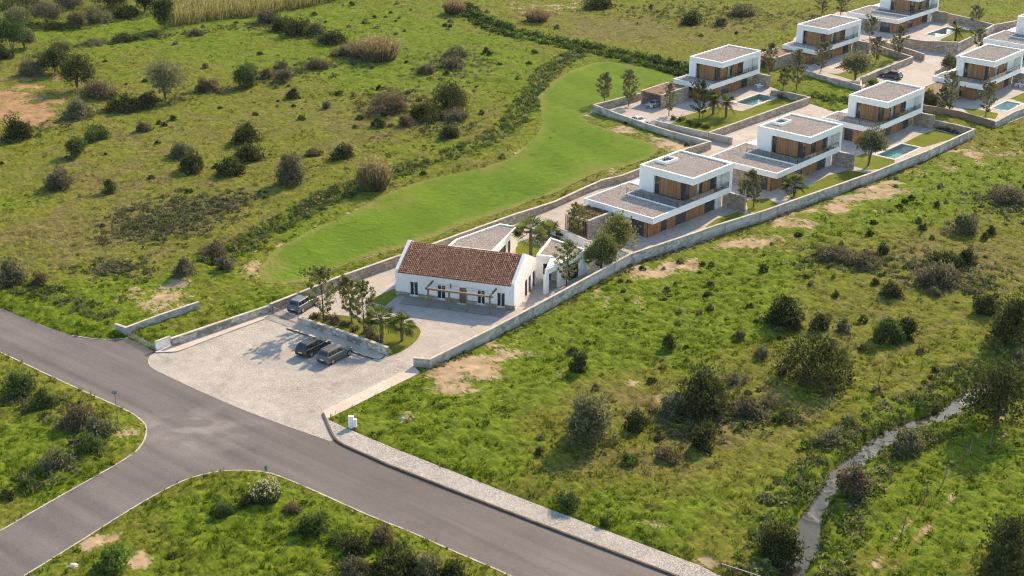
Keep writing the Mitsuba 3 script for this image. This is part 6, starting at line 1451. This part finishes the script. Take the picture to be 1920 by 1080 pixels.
for i, p in enumerate(((-63.79, 163.86), (-57.47, 158.53), (-54.14, 155.83), (-51.26, 154.30), (-48.16, 151.05))):
    post('%s weathered fence post from the left edge in the left verge' % ORD[i], p, 1.5, 'fence posts of the left verge')
for i, p in enumerate(((-23.27, 132.59), (-20.09, 130.25), (-17.01, 128.17), (-8.41, 121.88), (-4.61, 119.46))):
    post('%s weathered fence post after the road sign on the bottom verge' % ORD[i], p, 1.5, 'fence posts of the bottom verge')
for i, (p, l) in enumerate((((51.45, 142.18), (0.25, 0.2)), ((47.08, 136.79), (0.45, 0.25)), ((43.93, 132.80), (0.3, 0.15)), ((40.06, 126.65), (0.35, 0.2)), ((54.74, 144.87), (0.1, 0.1)), ((45.49, 160.42), (0.3, 0.2)))):
    post(['leaning old fence post second along the grassy track from the feathery tree', 'leaning old fence post third along the grassy track from the feathery tree', 'leaning old fence post fourth along the grassy track from the feathery tree', 'nearest leaning old fence post on the grassy track, at the lower right', 'old fence post in the shade of the feathery tree', 'lone leaning post on the thin footpath in the right meadow'][i], p, 2.4, 'fence posts along the sandy track', l, r=0.07)
for i, (p, l) in enumerate((((-47.94, 146.63), (0, 0)), ((-49.32, 141.22), (-0.1, 0)))):
    post(['short white marker post among the bushes below the street lamp', 'slightly leaning white marker post lower in the left verge'][i], p, 1.2, 'white marker posts of the left verge', l, 'mat_white_paint')
def barrier(label, a, b):
    k = thing('guard_rail', label, 'railing'); a, b = np.array([*a, 0.0]), np.array([*b, 0.0])
    put(k + '__rail', Mesh().bar(a + [0, 0, 0.95], b + [0, 0, 0.95], 0.06), 'mat_grey_metal')
    for i in range(3):
        q = a + (b - a) * i / 2; put(sub(k, 'post'), Mesh().bar(q - [0, 0, 0.3], q + [0, 0, 0.95], 0.06), 'mat_dark_metal')
barrier('grey railing at the bottom of the pavement by the stream culvert', *[(20.62, 120.01), (24.12, 117.83)])
def stone(label, at, r, group=None):
    k = thing('pale_rock', label, 'rock', group); x, y = at
    s = trimesh.creation.icosphere(2, 1.0); v = s.vertices * (0.75 + 0.5 * meshkit.noise(s.vertices * 1.7 + [x, y, 0]))[:, None] * np.array([r, r * 0.8, r * 0.55])
    put(k, (v + [x, y, ground(x, y) + 0.05], s.faces), 'mat_coping')
stone('pale flat rock in the grass at the bottom left', (-43.38, 120.66), 0.45); stone('pale rock by the pavement corner meadow', (-12.88, 151.72), 0.4)
# patio furniture on two terraces
def garden_table(label, at, deg, chairs):
    k = thing('garden_table', label, 'table'); X = frame(at, deg)
    put(k + '__top', Mesh().box(-0.9, 0.9, -0.5, 0.5, 0.72, 0.76), 'mat_white_paint', xf=X)
    for u in (-0.8, 0.8):
        for v in (-0.4, 0.4): put(sub(k, 'leg'), Mesh().box(u - 0.03, u + 0.03, v - 0.03, v + 0.03, 0.0, 0.72), 'mat_white_paint', xf=X)
    for i, (u, v, a) in enumerate(chairs):
        c = thing('garden_chair', 'white garden chair at the ' + label.split(' ', 1)[1], 'chair', 'garden chairs at the ' + label.split(' ', 1)[1])
        q = X(np.array([[u, v, 0.0]]))[0]; Y = frame(q, deg + a)
        put(c + '__seat', Mesh().box(-0.24, 0.24, -0.24, 0.24, 0.42, 0.46), 'mat_white_paint', xf=Y); put(c + '__backrest', Mesh().box(-0.24, 0.24, 0.20, 0.25, 0.5, 0.92), 'mat_white_paint', xf=Y)
        for uu in (-0.2, 0.2):
            for vv in (-0.2, 0.2): put(sub(c, 'leg'), Mesh().box(uu - 0.02, uu + 0.02, vv - 0.02, vv + 0.02, 0.0, 0.42), 'mat_white_paint', xf=Y)
garden_table('white table on the terrace of the right-edge villa', tuple(frame(*VILLAS[5])(np.array([[9.3, 12.6, 0.0]]))[0][:2]), -42, [(-0.5, 0.8, 0), (0.5, 0.8, 0), (-0.5, -0.8, 180), (0.5, -0.8, 180)])
garden_table('white table against the stone wing of the two-palm villa', tuple(frame(*VILLAS[3])(np.array([[9.6, 12.6, 0.0]]))[0][:2]), -42, [(-0.4, 0.8, 0), (0.5, -0.8, 180)])
